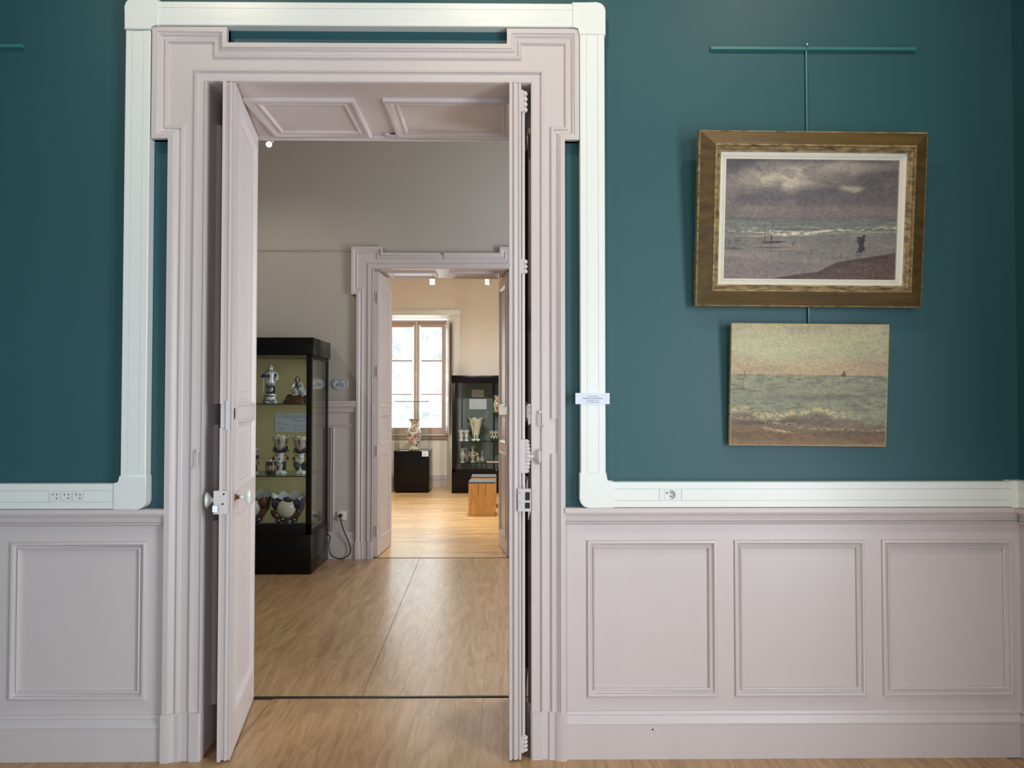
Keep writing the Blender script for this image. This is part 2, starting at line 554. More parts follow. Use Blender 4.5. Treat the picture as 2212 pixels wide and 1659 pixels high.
box(bm, MX0 - 0.2, L2 - LO, Y2, Y2B, 0, HC); box(bm, R2 + LO, MX1 + 0.2, Y2, Y2B, 0, HC); box(bm, L2 - LO, R2 + LO, Y2, Y2B, ZT2 + LT, HC)
set_mats(bm, lambda c: 0 if c.y < Y2 + 0.001 else 1)
struct('wall_middle', bm, ['paint_grey', 'paint_cream'])['label'] = 'grey beige wall around the second doorway'
struct('wall_middle_left', box(B(), MX0 - 0.2, MX0, YB, Y2, 0, HC), 'paint_grey')['label'] = 'grey side wall of the middle room, left'
bm = B(); xr = (MX1, MX1 + 0.2)
box(bm, *xr, YB, 4.7, 0, HC); box(bm, *xr, 5.9, Y2, 0, HC); box(bm, *xr, 4.7, 5.9, 0, 0.75); box(bm, *xr, 4.7, 5.9, 3.05, HC)
struct('wall_middle_right', bm, 'paint_grey')['label'] = 'grey side wall of the middle room with its window'
NX0, NX1, NZ = -2.21, -0.826, WZ(681, Y3, 900)
bm = B()
box(bm, FX0, NX0, Y3, Y3B + 0.25, 0, HC); box(bm, NX1, FX1, Y3, Y3B + 0.25, 0, HC); box(bm, NX0, NX1, Y3, Y3B + 0.25, NZ, HC)
box(bm, NX0, NX1, Y3B, Y3B + 0.25, 0, 0.83)
zf = lambda u, v, h: (u, v, h)
poly_prism(bm, [(NX1, Y3), (NX1, Y3B + 0.2), (-0.99, Y3B + 0.2), (-0.99, Y3B)], zf, 0, NZ)
poly_prism(bm, [(NX0, Y3), (NX0, Y3B + 0.2), (-2.05, Y3B + 0.2), (-2.05, Y3B)], zf, 0, NZ)
struct('wall_far', bm, 'paint_cream')['label'] = 'cream window wall of the last room'
struct('wall_far_left', box(B(), FX0 - 0.2, FX0, Y2B, Y3, 0, HC), 'paint_cream')['label'] = 'cream side wall of the last room, left'
struct('wall_far_right', box(B(), FX1, FX1 + 0.2, Y2B, Y3, 0, HC), 'paint_cream')['label'] = 'cream side wall of the last room, right'
struct('ceiling', box(B(), RX0 - 0.25, RX1 + 0.25, -2.85, YF, HC, HC + 0.1), 'paint_ceiling')['label'] = 'white ceiling of the green room'
struct('ceiling_middle', box(B(), MX0 - 0.2, MX1 + 0.2, YF, Y2, HC, HC + 0.1), 'paint_ceiling')['label'] = 'white ceiling of the middle room'
struct('ceiling_far', box(B(), FX0 - 0.2, FX1 + 0.2, Y2, Y3B + 0.3, HC, HC + 0.1), 'paint_ceiling')['label'] = 'white ceiling of the last room'

# plain windows of the two rooms, out of the picture; low rear-left one added
def plain_window(name, fr, u0, u1, v0, v1, label):
    w = thing(name, fr((u0 + u1) / 2, v0, 0.0), kind='structure'); w['label'] = label
    bm = B()
    sweep(bm, rect_path(u0, v0, u1, v1), [(0, 0), (0, 0.05), (0.06, 0.05), (0.06, 0)], fr, closed=True)
    obj('window_frame', bm, 'paint_trim', w)
    um = (u0 + u1) / 2
    bm = B(); poly_prism(bm, [(um - 0.05, v0), (um + 0.05, v0), (um + 0.05, v1), (um - 0.05, v1)], fr, 0.0, 0.05)
    obj('mullion', bm, 'paint_trim', w)
frr = lambda u, v, h: (u, -2.60 + h, v)
plain_window('window_1', frr, 0.6, 1.8, 0.4, 2.3, 'tall window behind the viewer, right')
plain_window('fill_window', frr, -2.55, -1.35, 0.2, 1.7, 'added low window behind the viewer, left, for the cool fill light')  # invented opening that houses the added rear-left fill
frq = lambda u, v, h: (RX1 - h, u, v)
plain_window('window_2', frq, -0.15, 1.35, 0.25, 2.85, 'full height window in the right side wall of the green room')
frm = lambda u, v, h: (MX1 - h, u, v)
plain_window('window_3', frm, 4.7, 5.9, 0.75, 3.05, 'side window of the middle room')

# floors ----------------------------------------------------------
PT = 0.006
floor = thing('floor', (0, 0, 0), kind='structure'); floor['label'] = 'light brown wood plank floor of the first two rooms'
obj('subfloor', box(B(), RX0, RX1, -2.6, YF, -0.1, -PT), 'laminate', floor)
obj('subfloor', box(B(), MX0, MX1, YB, Y2, -0.1, -PT), 'laminate', floor)
obj('subfloor', box(B(), XL - .05, XR + .05, YF, YB, -0.1, -PT), 'laminate', floor)
PWD = 0.103
pbm = bbox(-PWD / 2 + 0.0001, PWD / 2 - 0.0001, 0.0001, 0.9999, -PT, 0, 0.0004, 1)
finish(pbm); pme = bpy.data.meshes.new('plank'); pbm.to_mesh(pme); pbm.free(); pme.materials.append(MATS['laminate'])
def plank(xc, y0, y1):
    o = bpy.data.objects.new('plank', pme); COL.objects.link(o); o.parent = floor
    o.location = (xc, y0, 0); o.scale = (1, y1 - y0, 1)
def plank_rows(x0, x1, yfun, seed, length=1.25):
    rnd = random.Random(seed)
    n = int(math.floor((x1 - x0) / PWD))
    for i in range(n):
        xc = x0 + PWD * (i + 0.5)
        ya, yb = yfun(xc)
        y = ya - rnd.random() * length
        while y < yb - 0.02:
            e = min(y + length, yb); s = max(y, ya)
            if e - s > 0.02: plank(xc, s, e)
            y += length
row0 = XL - PWD * 9
plank_rows(row0, RX1 - 0.05, lambda x: (2.2, YB - 0.02 if XL < x - PWD / 2 and x + PWD / 2 < XR + 0.01 else YF), 3)
plank_rows(row0 - PWD * 4, 1.0, lambda x: (YB, Y2), 5, 1.3)
f3 = struct('floor_far', box(B(), FX0, FX1, Y2B - 0.52, Y3B + 0.2, -0.1, 0.0), 'pine')
f3['label'] = 'honey pine board floor of the last room'
struct('trim_threshold_near', bbox(XL, XR, YB - 0.014, YB + 0.004, -0.004, 0.004, 0.0015), 'threshold')['label'] = 'dark metal strip across the first doorway floor'
struct('trim_threshold_far', bbox(L2, R2, Y2 - 0.008, Y2 + 0.008, -0.004, 0.003, 0.0015), 'threshold')['label'] = 'thin strip across the second doorway floor'
# welded seam in the floor of the middle room
a = W(908, 1205, Y2); bm = B(); xs0, xs1 = -0.786, -0.702
poly_prism(bm, [(xs0 - 0.0018, Y2 - 0.01), (xs0 + 0.0018, Y2 - 0.01), (xs1 + 0.0014, YB + 0.01), (xs1 - 0.0014, YB + 0.01)], zf, -0.001, 0.0012)
mat('seam', (112, 90, 70), 0.5)
obj('floor_seam', bm, 'seam', floor)

# ---------------------------------------------------------------- profiles
CASE_OUT = [(0, 0), (0, .045), (.019, .045), (.0205, .041), (.024, .040), (.028, .036), (.033, .030), (.039, .027), (.045, .026), (.046, .031), (.050, .034), (.055, .033), (.058, .029), (.060, .024), (.063, .022), (.063, 0)]
PANEL_M = [(0, 0), (0, .016), (.004, .019), (.008, .018), (.011, .014), (.017, .010), (.023, .009), (.024, .012), (.028, .013), (.031, .010), (.033, .004), (.033, 0)]

def panel_block(parent, u0, v0, u1, v1, fr, m='paint_trim', k=1.0, field=0.003, raised=0.0, base=0.0, prof=PANEL_M):
    """one framed panel: field + mitred moulding, parts of parent"""
    f = lambda u, v, h: fr(u, v, h + base)
    bm = B(); sweep(bm, rect_path(u0, v0, u1, v1), [(o * k, h) for o, h in prof], f, closed=True)
    mo = obj('panel_moulding', bm, m, parent)
    bm = B(); i = 0.030 * k
    poly_prism(bm, [(u0 + i, v0 + i), (u1 - i, v0 + i), (u1 - i, v1 - i), (u0 + i, v1 - i)], f, -0.002, field)
    if raised:
        j = i + 0.035 * k
        a = [(u0 + i, v0 + i), (u0 + i, v1 - i), (u1 - i, v1 - i), (u1 - i, v0 + i)]
        sweep(bm, a, [(0.008, field), (0.035 * k, field + raised), (0.036 * k, field + raised)], f, closed=True)
        poly_prism(bm, [(u0 + j, v0 + j), (u1 - j, v0 + j), (u1 - j, v1 - j), (u0 + j, v1 - j)], f, 0, field + raised)
    obj('panel', bm, m, parent)

def rounded_bar(u0, v0, u1, v1):
    return [(u0, v0), (u1, v0), (u1, v1), (u0, v1)]
def slab(u0, v0, u1, v1, fr, h0, h1):
    return poly_prism(B(), [(u0, v0), (u1, v0), (u1, v1), (u0, v1)], fr, h0, h1)

# ---------------------------------------------------------------- door casings
def casing(name, label, Y, xl, xr, zt, ol, orr, ol2, or2, zc, zt0, zt1, xs0, xs1, plinth, gap=None, notch=None):
    """architrave with crossettes: ol/orr main outer edges, ol2/or2 ear edges, zc ear foot,
    zt0 main top, zt1 ear top, xs0/xs1 inner ends of the ears along the top"""
    t = thing(name, ((xl + xr) / 2, Y, 0), kind='structure'); t['label'] = label
    fr = fr_y(Y); hb = 0.022
    for u0, v0, u1, v1 in ((ol, plinth, xl, zc), (ol2, zc, xl, zt1), (xr, plinth, orr, zc), (xr, zc, or2, zt1)):
        obj('casing_stile', slab(u0, v0, u1, v1, fr, 0, hb), 'paint_trim', t)
    bm = slab(xl, zt, xr, zt0, fr, 0, hb)
    poly_prism(bm, [(xl, zt0), (xs0, zt0), (xs0, zt1), (xl, zt1)], fr, 0, hb)
    poly_prism(bm, [(xs1, zt0), (xr, zt0), (xr, zt1), (xs1, zt1)], fr, 0, hb)
    obj('casing_head', bm, 'paint_trim', t)
    path = [(ol, plinth), (ol, zc), (ol2, zc), (ol2, zt1), (xs0, zt1), (xs0, zt0), (xs1, zt0), (xs1, zt1), (or2, zt1), (or2, zc), (orr, zc), (orr, plinth)]
    if gap is None:
        if notch:   # a strike plate once cut the inner bead away here
            cut = [(0, 0), (0, .045), (.019, .045), (.0205, .041), (.024, .040), (.028, .036), (.033, .030), (.036, .0235), (.045, .0215), (.054, .0225), (.063, .0215), (.063, 0)]
            obj('outer_moulding', sweep(B(), path[:-1] + [(orr, notch[1])], CASE_OUT, fr), 'paint_trim', t)
            obj('cut_moulding', sweep(B(), [(orr, notch[1]), (orr, notch[0])], cut, fr), 'paint_trim', t)
            obj('outer_moulding', sweep(B(), [(orr, notch[0]), (orr, plinth)], CASE_OUT, fr), 'paint_trim', t)
        else:
            obj('outer_moulding', sweep(B(), path, CASE_OUT, fr), 'paint_trim', t)
    else:
        obj('outer_moulding', sweep(B(), path[:6] + [(gap[0], zt0)], CASE_OUT, fr), 'paint_trim', t)
        obj('outer_moulding', sweep(B(), [(gap[1], zt0)] + path[6:], CASE_OUT, fr), 'paint_trim', t)
    ip = [(xl, plinth), (xl, zt), (xr, zt), (xr, plinth)]
    obj('inner_bead', sweep(B(), ip, [(0.001, 0), (0.001, .025), (-.001, .029), (-.004, .029), (-.006, .025), (-.007, .021)], fr, caps=False), 'paint_trim', t)
    obj('middle_bead', sweep(B(), ip, [(-.041, .020), (-.0415, .029), (-.043, .032), (-.046, .032), (-.048, .028), (-.051, .026), (-.053, .021)], fr, caps=False), 'paint_trim', t)
    for s, a, b in ((1, ol, xl), (-1, orr, xr)):
        w = abs(b - a); bm = B()
        pts = [(a - s * 0.004, 0), (a - s * 0.004, .050), (a + s * .022, .050), (a + s * .040, .040), (a + s * .045, .036), (a + s * .066, .036), (a + s * .070, .029), (b - s * .045, .029), (b - s * .042, .037), (b - s * .004, .037), (b + s * .003, .030), (b + s * .003, 0)]
        poly_prism(bm, pts, lambda u, h, z: (u, Y - h, z), 0, plinth)
        obj('plinth_block', bm, 'paint_trim', t)
    return t

YC = YF - 0.045
c1 = casing('trim_1', 'mauve grey moulded casing of the near doorway with eared corners', YF, XL, XR, ZT,
            WX(357, YC, 800), WX(1221, YC, 800), WX(328, YC, 150), WX(1251, YC, 150),
            WZ(300, YC, 800), WZ(93, YC, 800), WZ(60, YC, 800), WX(490, YC, 75), WX(1095, YC, 75), WZ(1541, YF - .04, 800), None, (WZ(981, YC, 1200), WZ(905, YC, 1200)))
YC2 = Y2 - 0.04
c2 = casing('trim_2', 'mauve grey moulded casing of the far doorway with a notch in its head', Y2, L2, R2, ZT2,
            WX(769, YC2), 2 * (-0.59) - WX(769, YC2), WX(757, YC2), 2 * (-0.59) - WX(757, YC2),
            WZ(636, YC2, 900), WZ(546, YC2, 900), WZ(533, YC2, 900), WX(826, YC2), WX(1079, YC2), WZ(1170, YC2, 800), (WX(948, YC2), WX(958, YC2)))
# little old iron hooks painted over, on the near casing
for (px, y0, y1, s) in ((427, 974, 1008, -1), (1166, 890, 919, 1)):
    Yh = YF - 0.03
    p0 = W(px, y0, Yh); p1 = W(px, y1, Yh)
    bm = B(); lathe(bm, [(0.0, -.004), (.007, -.003), (.007, .004), (0, .006)], 10, (p0.x, Yh, p0.z), axis='Y')
    tube(bm, [p0 + Vector((0, -.006, 0)), (p0 + p1) / 2 + Vector((0, -.007, 0)), p1 + Vector((0, -.008, 0)), p1 + Vector((-.012 * s * -1, -.012, -.004)), p1 + Vector((.014 * s * (1 if s > 0 else 1), -.016, .002))], .0035, 6)
    obj('hook', bm, 'paint_metal', c1)

# ---------------------------------------------------------------- linings of the two doorways
def lining(name, label, xl, xr, zt, y0, y1, zs, soff, k=1.0):
    t = thing(name, ((xl + xr) / 2, (y0 + y1) / 2, 0), kind='structure'); t['label'] = label
    zf = lambda u, v, h: (u, v, h)
    obj('jamb', poly_prism(B(), [(xl, y0 - .001), (xl - SPL, y1 + .001), (xl - LO, y1 + .001), (xl - LO, y0 - .001)], zf, 0, zt + LT), 'paint_trim', t)
    obj('jamb', poly_prism(B(), [(xr, y0 - .001), (xr + LO, y0 - .001), (xr + LO, y1 + .001), (xr + SPL, y1 + .001)], zf, 0, zt + LT), 'paint_trim', t)
    obj('soffit', box(B(), xl - SPL, xr + SPL, y0 - 0.001, y1 + 0.001, zt, zt + LT), 'paint_trim', t)
    sp = lambda u: SPL * (u - y0) / (y1 - y0)
    for v0, v1 in zs:
        panel_block(t, y0 + 0.12, v0, y1 - 0.10, v1, lambda u, v, h: (xl - sp(u) + h, u, v), k=k)
        panel_block(t, y0 + 0.12, v0, y1 - 0.10, v1, lambda u, v, h: (xr + sp(u) - h, u, v), k=k)
    for u0, u1 in soff:
        panel_block(t, u0, y0 + 0.14, u1, y1 - 0.045, fr_dn(zt), k=1.9 * k, prof=[(o, h * 1.0) for o, h in PANEL_M])
    return t
ln1 = lining('trim_3', 'panelled wooden lining of the near doorway', XL, XR, ZT, YF, YB,
       ((.17, .95), (1.06, 1.36), (1.45, 2.66)), ((-1.14, -0.655), (-0.53, 0.05)))
ln2 = lining('trim_4', 'panelled wooden lining of the far doorway', L2, R2, ZT2, Y2, Y2B,
       ((.17, .95), (1.06, 1.36), (1.45, 2.6)), ((L2 + 0.1, -0.66), (-0.52, R2 - 0.1)), .62)
# door stop along the far edge of the soffit, with its keeper plate
obj('door_stop', sweep(B(), [(XL, YB - 0.005), (XR, YB - 0.005)], [(-.006, -.001), (-.006, .016), (.006, .018), (.012, .012), (.02, .011), (.022, 0)], fr_dn(ZT)), 'paint_trim', ln1)
kp = W(850, 288, YB - 0.05)
bm = bbox(kp.x - .04, kp.x + .04, YB - .075, YB - .035, ZT - .012, ZT, .003)
obj('keeper_plate', bm, 'paint_metal', ln1)
obj('keeper_hole', bbox(kp.x - .012, kp.x + .012, YB - .078, YB - .0755, ZT - .009, ZT - .004), 'hole_black', ln1)

# ---------------------------------------------------------------- wainscot, chair rail and baseboard of the green wall
RAILP = [(0, 0), (0, .052), (.019, .052), (.021, .046), (.026, .045), (.028, .037), (.036, .031), (.046, .029), (.049, .033), (.054, .033), (.056, .025), (.058, .030), (.062, .033), (.067, .030), (.069, .022), (.072, .014)]
def base_prof(h):
    return [(0, 0), (0, .022), (.006, .025), (.012, .027), (.014, .022), (.018, .022), (.030, .027), (.042, .036), (.047, .037), (.048, .033), (h, .033), (h, 0)]
def wainscot(name, label, x0, x1, panels, zr, zb, Y, frame=True):
    t = thing(name, ((x0 + x1) / 2, Y, 0), kind='structure'); t['label'] = label
    fr = fr_y(Y)
    us = [x0]
    for p in panels: us += [p[0], p[2]]
    us += [x1]
    zlo = panels[0][1]; zhi = panels[0][3]
    obj('top_rail', slab(x0, zhi, x1, zr - 0.04, fr, 0, .014), 'paint_trim', t)
    obj('bottom_rail', slab(x0, zb - .03, x1, zlo, fr, 0, .014), 'paint_trim', t)
    for i in range(0, len(us), 2):
        obj('stile', slab(us[i], zlo, us[i + 1], zhi, fr, 0, .014), 'paint_trim', t)
    for p in panels:
        panel_block(t, *p, fr, base=0.0, field=.006, k=1.0, prof=[(0, 0), (0, .018), (.003, .0235), (.009, .025), (.013, .0235), (.0165, .015), (.021, .0105), (.025, .0095), (.0265, .0165), (.030, .019), (.034, .0165), (.036, .008), (.036, .0)])
    return t
YW = YF - 0.015
zr_r = WZ(1097, YF - .05, 1700); zr_l = WZ(1101, YF - .05, 150)
pr = [(WX(a, YW, 1330), WZ(1504, YW, 1700), WX(b, YW, 1330), WZ(1166, YW, 1700)) for a, b in ((1268, 1549), (1586, 1869), (1905, 2187))]
pl = [(WX(22, YW, 1330), WZ(1512, YW, 170), WX(316, YW, 1330), WZ(1170, YW, 170))]
pl = [(pl[0][0] - 0.72, pl[0][1], pl[0][0] - 0.12, pl[0][3])] + pl
XCL, XCR = WX(357, YC, 800) + .002, WX(1221, YC, 800) - .002
zb_r = WZ(1536, YF - .03, 1700); zb_l = WZ(1547, YF - .03, 170)
wainscot('wainscot_right', 'mauve grey wainscot of three panels below the paintings', XCR, RX1, pr, zr_r, zb_r, YF)
wainscot('wainscot_left', 'mauve grey wainscot panel left of the open door', RX0, XCL, pl, zr_l, zb_l, YF)
rr = struct('trim_5', sweep(B(), [(XCR, zr_r), (RX1, zr_r)], RAILP, fr_y(YF)), 'paint_trim'); rr['label'] = 'moulded chair rail under the paintings'
rl = struct('trim_6', sweep(B(), [(RX0, zr_l), (XCL, zr_l)], RAILP, fr_y(YF)), 'paint_trim'); rl['label'] = 'moulded chair rail left of the open door'
o = struct('baseboard_right', sweep(B(), [(XCR, zb_r), (RX1, zb_r)], base_prof(zb_r), fr_y(YF)), 'paint_trim'); o['label'] = 'tall mauve grey baseboard right of the door'
nh = W(1410, 1576, YF - .0335)
bm = B(); poly_prism(bm, [(nh.x + .0045 * math.cos(k * PI / 5), nh.z + .003 * math.sin(k * PI / 5)) for k in range(10)], fr_y(YF), .032, .0336); obj('nail_hole', bm, 'hole_black', o)
o = struct('baseboard_left', sweep(B(), [(RX0, zb_l), (XCL, zb_l)], base_prof(zb_l), fr_y(YF)), 'paint_trim'); o['label'] = 'tall mauve grey baseboard left of the door'
# the same dado on the right-hand wall, seen as a sliver
frw = lambda u, v, h: (RX1 - h, YF - u, v)
o = struct('trim_7', sweep(B(), [(0.045, zr_r), (1.75, zr_r)], RAILP, frw), 'paint_trim'); o['label'] = 'chair rail on the right side wall'
o = struct('baseboard_side', sweep(B(), [(0.03, zb_r), (1.75, zb_r)], base_prof(zb_r), frw), 'paint_trim'); o['label'] = 'baseboard on the right side wall'
o = struct('wainscot_side', slab(0.014, zb_r - .03, 1.75, zr_r - .04, frw, 0, .012), 'paint_trim'); o['label'] = 'plain wainscot on the right side wall'

# ---------------------------------------------------------------- dado, ledge and relief paper of the middle room
Z2R = WZ(866, Y2 - .04, 740)
t = thing('wainscot_middle', (-2.0, Y2, 0), kind='structure'); t['label'] = 'mauve grey panelled dado beside the far doorway'
xa, xb = MX0, WX(770, Y2)
fr = fr_y(Y2)
obj('dado_board', slab(xa, 0, xb, Z2R - .02, fr, 0, .010), 'paint_trim', t)
obj('dado_cap', sweep(B(), [(xa, Z2R), (xb, Z2R)], [(0, 0), (0, .05), (.02, .05), (.026, .046), (.05, .046), (.055, .040), (.075, .028), (.09, .028), (.094, .034), (.104, .034), (.106, .010)], fr), 'paint_trim', t)
zq = WZ(916, Y2, 740)
obj('dado_band', sweep(B(), [(xa, zq), (xb - .02, zq)], [(0, 0), (0, .018), (.01, .026), (.018, .018), (.03, .018), (.034, .010)], fr), 'paint_trim', t)
zs = WZ(1149, Y2, 740)
for px in (717, 721.5, 768, 640, 636):
    u = WX(px, Y2)
    bm = B(); poly_prism(bm, [(u - .006, 0), (u - .003, .014), (u + .003, .014), (u + .006, 0)], lambda a, h, z: (a, Y2 - .010 - h, z), zs, zq - .03)
    obj('reed', bm, 'paint_trim', t)
zbt = WZ(1149, Y2 - .03, 740)
obj('dado_base', sweep(B(), [(xa, zbt), (xb - .005, zbt)], [(0, 0), (0, .02), (.01, .026), (.05, .026), (.085, .03), (.088, .036), (zbt, .036), (zbt, 0)], fr), 'paint_trim', t)
t = thing('wainscot_middle_right', (1.4, Y2, 0), kind='structure'); t['label'] = 'mauve grey dado right of the far doorway'
xc_ = 2 * (-0.59) - WX(769, YC2)
obj('dado_board', slab(xc_, 0, MX1, Z2R - .02, fr, 0, .010), 'paint_trim', t)
obj('dado_cap', sweep(B(), [(xc_, Z2R), (MX1, Z2R)], [(0, 0), (0, .05), (.02, .05), (.026, .046), (.05, .046), (.055, .040), (.075, .028), (.09, .028), (.094, .034), (.104, .034), (.106, .010)], fr), 'paint_trim', t)
obj('dado_base', sweep(B(), [(xc_, zbt), (MX1, zbt)], [(0, 0), (0, .02), (.01, .026), (.05, .026), (.085, .03), (.088, .036), (zbt, .036), (zbt, 0)], fr), 'paint_trim', t)
zl = WZ(541, Y2, 660)
o = struct('trim_8', sweep(B(), [(MX0, zl), (WX(757, Y2), zl)], [(0, 0), (0, .012), (.004, .016), (.010, .012), (.012, 0)], fr), 'paint_grey'); o['label'] = 'thin picture ledge on the grey wall'
o = struct('wallpaper_panel', slab(MX0, Z2R, WX(769, Y2), zl - .004, fr, 0, .003), 'paper_relief'); o['label'] = 'grey relief wallpaper between dado and picture ledge'
o = struct('baseboard_far', slab(NX0, 0, NX1, .20, fr_y(Y3B), 0, .02), 'paint_trim'); o['label'] = 'baseboard under the far window'
o = struct('trim_9', slab(NX0, .12, NX1, .135, fr_y(Y3B - .02), 0, .006), 'paint_trim'); o['label'] = 'bead on the baseboard under the far window'
# ---------------------------------------------------------------- door leaves
def leaf_door(name, label, hinge, ang, sgn, w, h, t, lev, stile=0.085):
    rot = Matrix.Rotation(ang, 3, 'Z')
    d = thing(name, hinge, kind='structure', rot=rot); d['label'] = label
    M = WM[d.name]
    f0 = lambda u, v, hh: M @ Vector((sgn * u, -hh, v))          # face at y = 0
    f1 = lambda u, v, hh: M @ Vector((sgn * u, t + hh, v))       # face at y = t
    core = lambda u, y, z: M @ Vector((sgn * u, y, z))
    z0 = 0.008
    for a, b in ((0, stile), (w - stile, w)):
        bm = B(); poly_prism(bm, [(a, z0), (b, z0), (b, h), (a, h)], f0, -t, 0); obj('stile', bm, 'paint_trim', d)
    zs = [z0] + [v for p in lev for v in p] + [h]
    for i in range(0, len(zs), 2):
        bm = B(); poly_prism(bm, [(stile, zs[i]), (w - stile, zs[i]), (w - stile, zs[i + 1]), (stile, zs[i + 1])], f0, -t, 0); obj('rail', bm, 'paint_trim', d)
    for a, b in lev:
        for f in (f0, f1):
            g = lambda u, v, hh, f=f: f(u, v, hh - 0.012)
            panel_block(d, stile - 0.004, a - .004, w - stile + .004, b + .004, g, k=1.0, field=.0, raised=.004,
                        prof=[(0, 0), (0, .016), (.003, .019), (.009, .020), (.014, .016), (.02, .010), (.027, .006), (.03, .008), (.033, .004), (.033, 0)])
    return d, f0, f1, core

LEV = ((.17, .985), (1.09, 1.38), (1.445, 2.70))
# near left leaf
D1, a0, a1, ac = leaf_door('door_1', 'near left door leaf, standing open, its panelled face to the right', (-1.273, 3.812, 0), math.radians(-80), 1, .665, 2.78, .048, LEV)
w1 = .665
def P_(f, *rects):
    bm = B()
    for (u0, v0, u1, v1, h0, h1) in rects: poly_prism(bm, [(u0, v0), (u1, v0), (u1, v1), (u0, v1)], f, h0, h1)
    return bm
def yb(core, x0, x1, y0, y1, z0, z1):
    bm = B(); poly_prism(bm, [(x0, y0), (x1, y0), (x1, y1), (x0, y1)], core, z0, z1); return bm
obj('edge_lip', yb(ac, w1, w1 + .016, 0, .013, .008, 1.352), 'paint_trim', D1)
obj('edge_lip', yb(ac, w1, w1 + .016, 0, .013, 1.451, 2.78), 'paint_trim', D1)
bm = B(); tube(bm, [ac(w1 + .001, .030, .008), ac(w1 + .001, .030, 1.33), ac(w1 + .001, .030, 2.78)], .007, 8); obj('edge_bead', bm, 'paint_trim', D1)
obj('edge_bead', yb(ac, w1, w1 + .004, .043, .048, .008, 2.78), 'paint_trim', D1)
obj('mortise_plate', yb(ac, w1 - .002, w1 + .009, .022, .038, 1.345, 1.462), 'paint_metal', D1)
bm = B(); e = []
for k in range(14):
    th = 2 * PI * k / 14; e.append((w1 - .035 + .008 * math.cos(th), 1.41 + .024 * math.sin(th)))
poly_prism(bm, e, a1, 0, .003); esc = obj('escutcheon', bm, 'iron', D1)
obj('keyhole', P_(a1, (w1 - .037, 1.398, w1 - .033, 1.42, .003, .0036)), 'hole_black', esc)
lk = obj('lock_case', yb(ac, w1 - .012, w1 + .024, -.020, .034, 1.004, 1.098), 'paint_metal', D1)
obj('latch_bolt', yb(ac, w1 + .024, w1 + .034, -.022, -.002, 1.014, 1.040), 'steel', lk)
for (yy, zz) in ((.020, 1.085), (.016, 1.045)):
    bm = B(); lathe(bm, [(0, .0), (.004, .001), (.004, .003), (0, .004)], 8); 
    bm.transform(Matrix.Translation(ac(w1 + .024, yy, zz)) @ Matrix.Rotation(PI / 2, 4, 'X')); obj('screw', bm, 'iron', lk)
KN = [(0, 0), (.010, 0), (.0095, .006), (.009, .014), (.0105, .020), (.021, .028), (.026, .034), (.027, .039), (.023, .043), (.012, .046), (0, .047)]
def knob(parent, p, n, stemmat='brass_old', scale=1.0, m='porcelain_knob', stem=.018):
    n = Vector(n).normalized(); q = n.to_track_quat('Z', 'Y').to_matrix().to_4x4()
    bm = B(); lathe(bm, [(0, 0), (.014, 0), (.013, .004), (.008, .006), (.0075, stem), (.010, stem), (.010, stem + .004), (0, stem + .005)], 12)
    bm.transform(Matrix.Translation(p) @ q); k = obj('knob_stem', bm, stemmat, parent)
    bm = B(); lathe(bm, [(r * scale, z * scale) for r, z in KN], 18, wob=lambda th, t_: (1 + .22 * abs(math.sin(th)) * (t_ > .3), 0))
    bm.transform(Matrix.Translation(Vector(p) + n * stem) @ q); obj('knob', bm, m, k)
Rz = WM[D1.name].to_3x3()
knob(D1, a1(w1 - .072, 1.06, 0), Rz @ Vector((0, 1, 0)))
knob(lk, a0(w1 - .03, 1.055, .010), Rz @ Vector((0, -1, 0)), 'paint_metal', stem=.008)

# near right leaf, seen along its edge
D2, b0, b1, bc = leaf_door('door_2', 'near right door leaf, open and seen edge on, with its bolt', (0.116, 3.82, 0), math.radians(86.2), -1, .665, 2.78, .048, LEV)
obj('edge_lip', yb(bc, w1, w1 + .012, .036, .048, .008, 2.78), 'paint_trim', D2)
bm = B(); tube(bm, [bc(w1, .024, .008), bc(w1, .024, 1.4), bc(w1, .024, 2.78)], .009, 8); obj('edge_bead', bm, 'paint_trim', D2)
obj('edge_bead', yb(bc, w1, w1 + .006, 0, .008, .008, 2.78), 'paint_trim', D2)
rod = w1 - .022
bm = B(); tube(bm, [bc(rod, -.008, .06), bc(rod, -.008, 2.74)], .007, 8); br = obj('bolt_rod', bm, 'paint_metal', D2)
def guide(z0, z1, n, big):
    bm = B(); poly_prism(bm, [(rod - .016, z0), (rod + .016, z0), (rod + .016, z1), (rod - .016, z1)], b0, 0, .010)
    for i in range(n):
        z = z0 + (i + .5) * (z1 - z0) / n
        blob(bm, b0(rod, z, .013), (.014, .016, (z1 - z0) / n * .55), 8, 6)
    obj('rod_guide', bm, 'paint_metal', br)
guide(2.665, 2.755, 4, 1); guide(1.99, 2.05, 3, 1); guide(.03, .095, 4, 1)
bm = B(); zc0, zc1 = WZ(1022, 3.16), WZ(950, 3.16)
poly_prism(bm, [(rod - .022, zc0), (rod + .022, zc0), (rod + .022, zc1), (rod - .022, zc1)], b0, 0, .017)
n = 9
for i in range(n):
    z = zc0 + (i + .5) * (zc1 - zc0) / n
    blob(bm, b0(rod + .006, z, .018 + .008 * math.sin(PI * (i + .5) / n)), (.014, .012, .010), 8, 6)
cb = obj('bolt_case', bm, 'paint_metal', D2)
Rz2 = WM[D2.name].to_3x3()
knob(cb, b0(rod, WZ(987, 3.16), .026), Rz2 @ Vector((0, -1, 0)), 'paint_metal', 1.0, 'paint_metal', stem=.010)
zk0, zk1 = WZ(1104, 3.15), WZ(1055, 3.15)
kp = obj('keeper_plate', yb(bc, w1 + .012, w1 + .017, -.040, .012, zk0, zk1), 'paint_metal', D2)
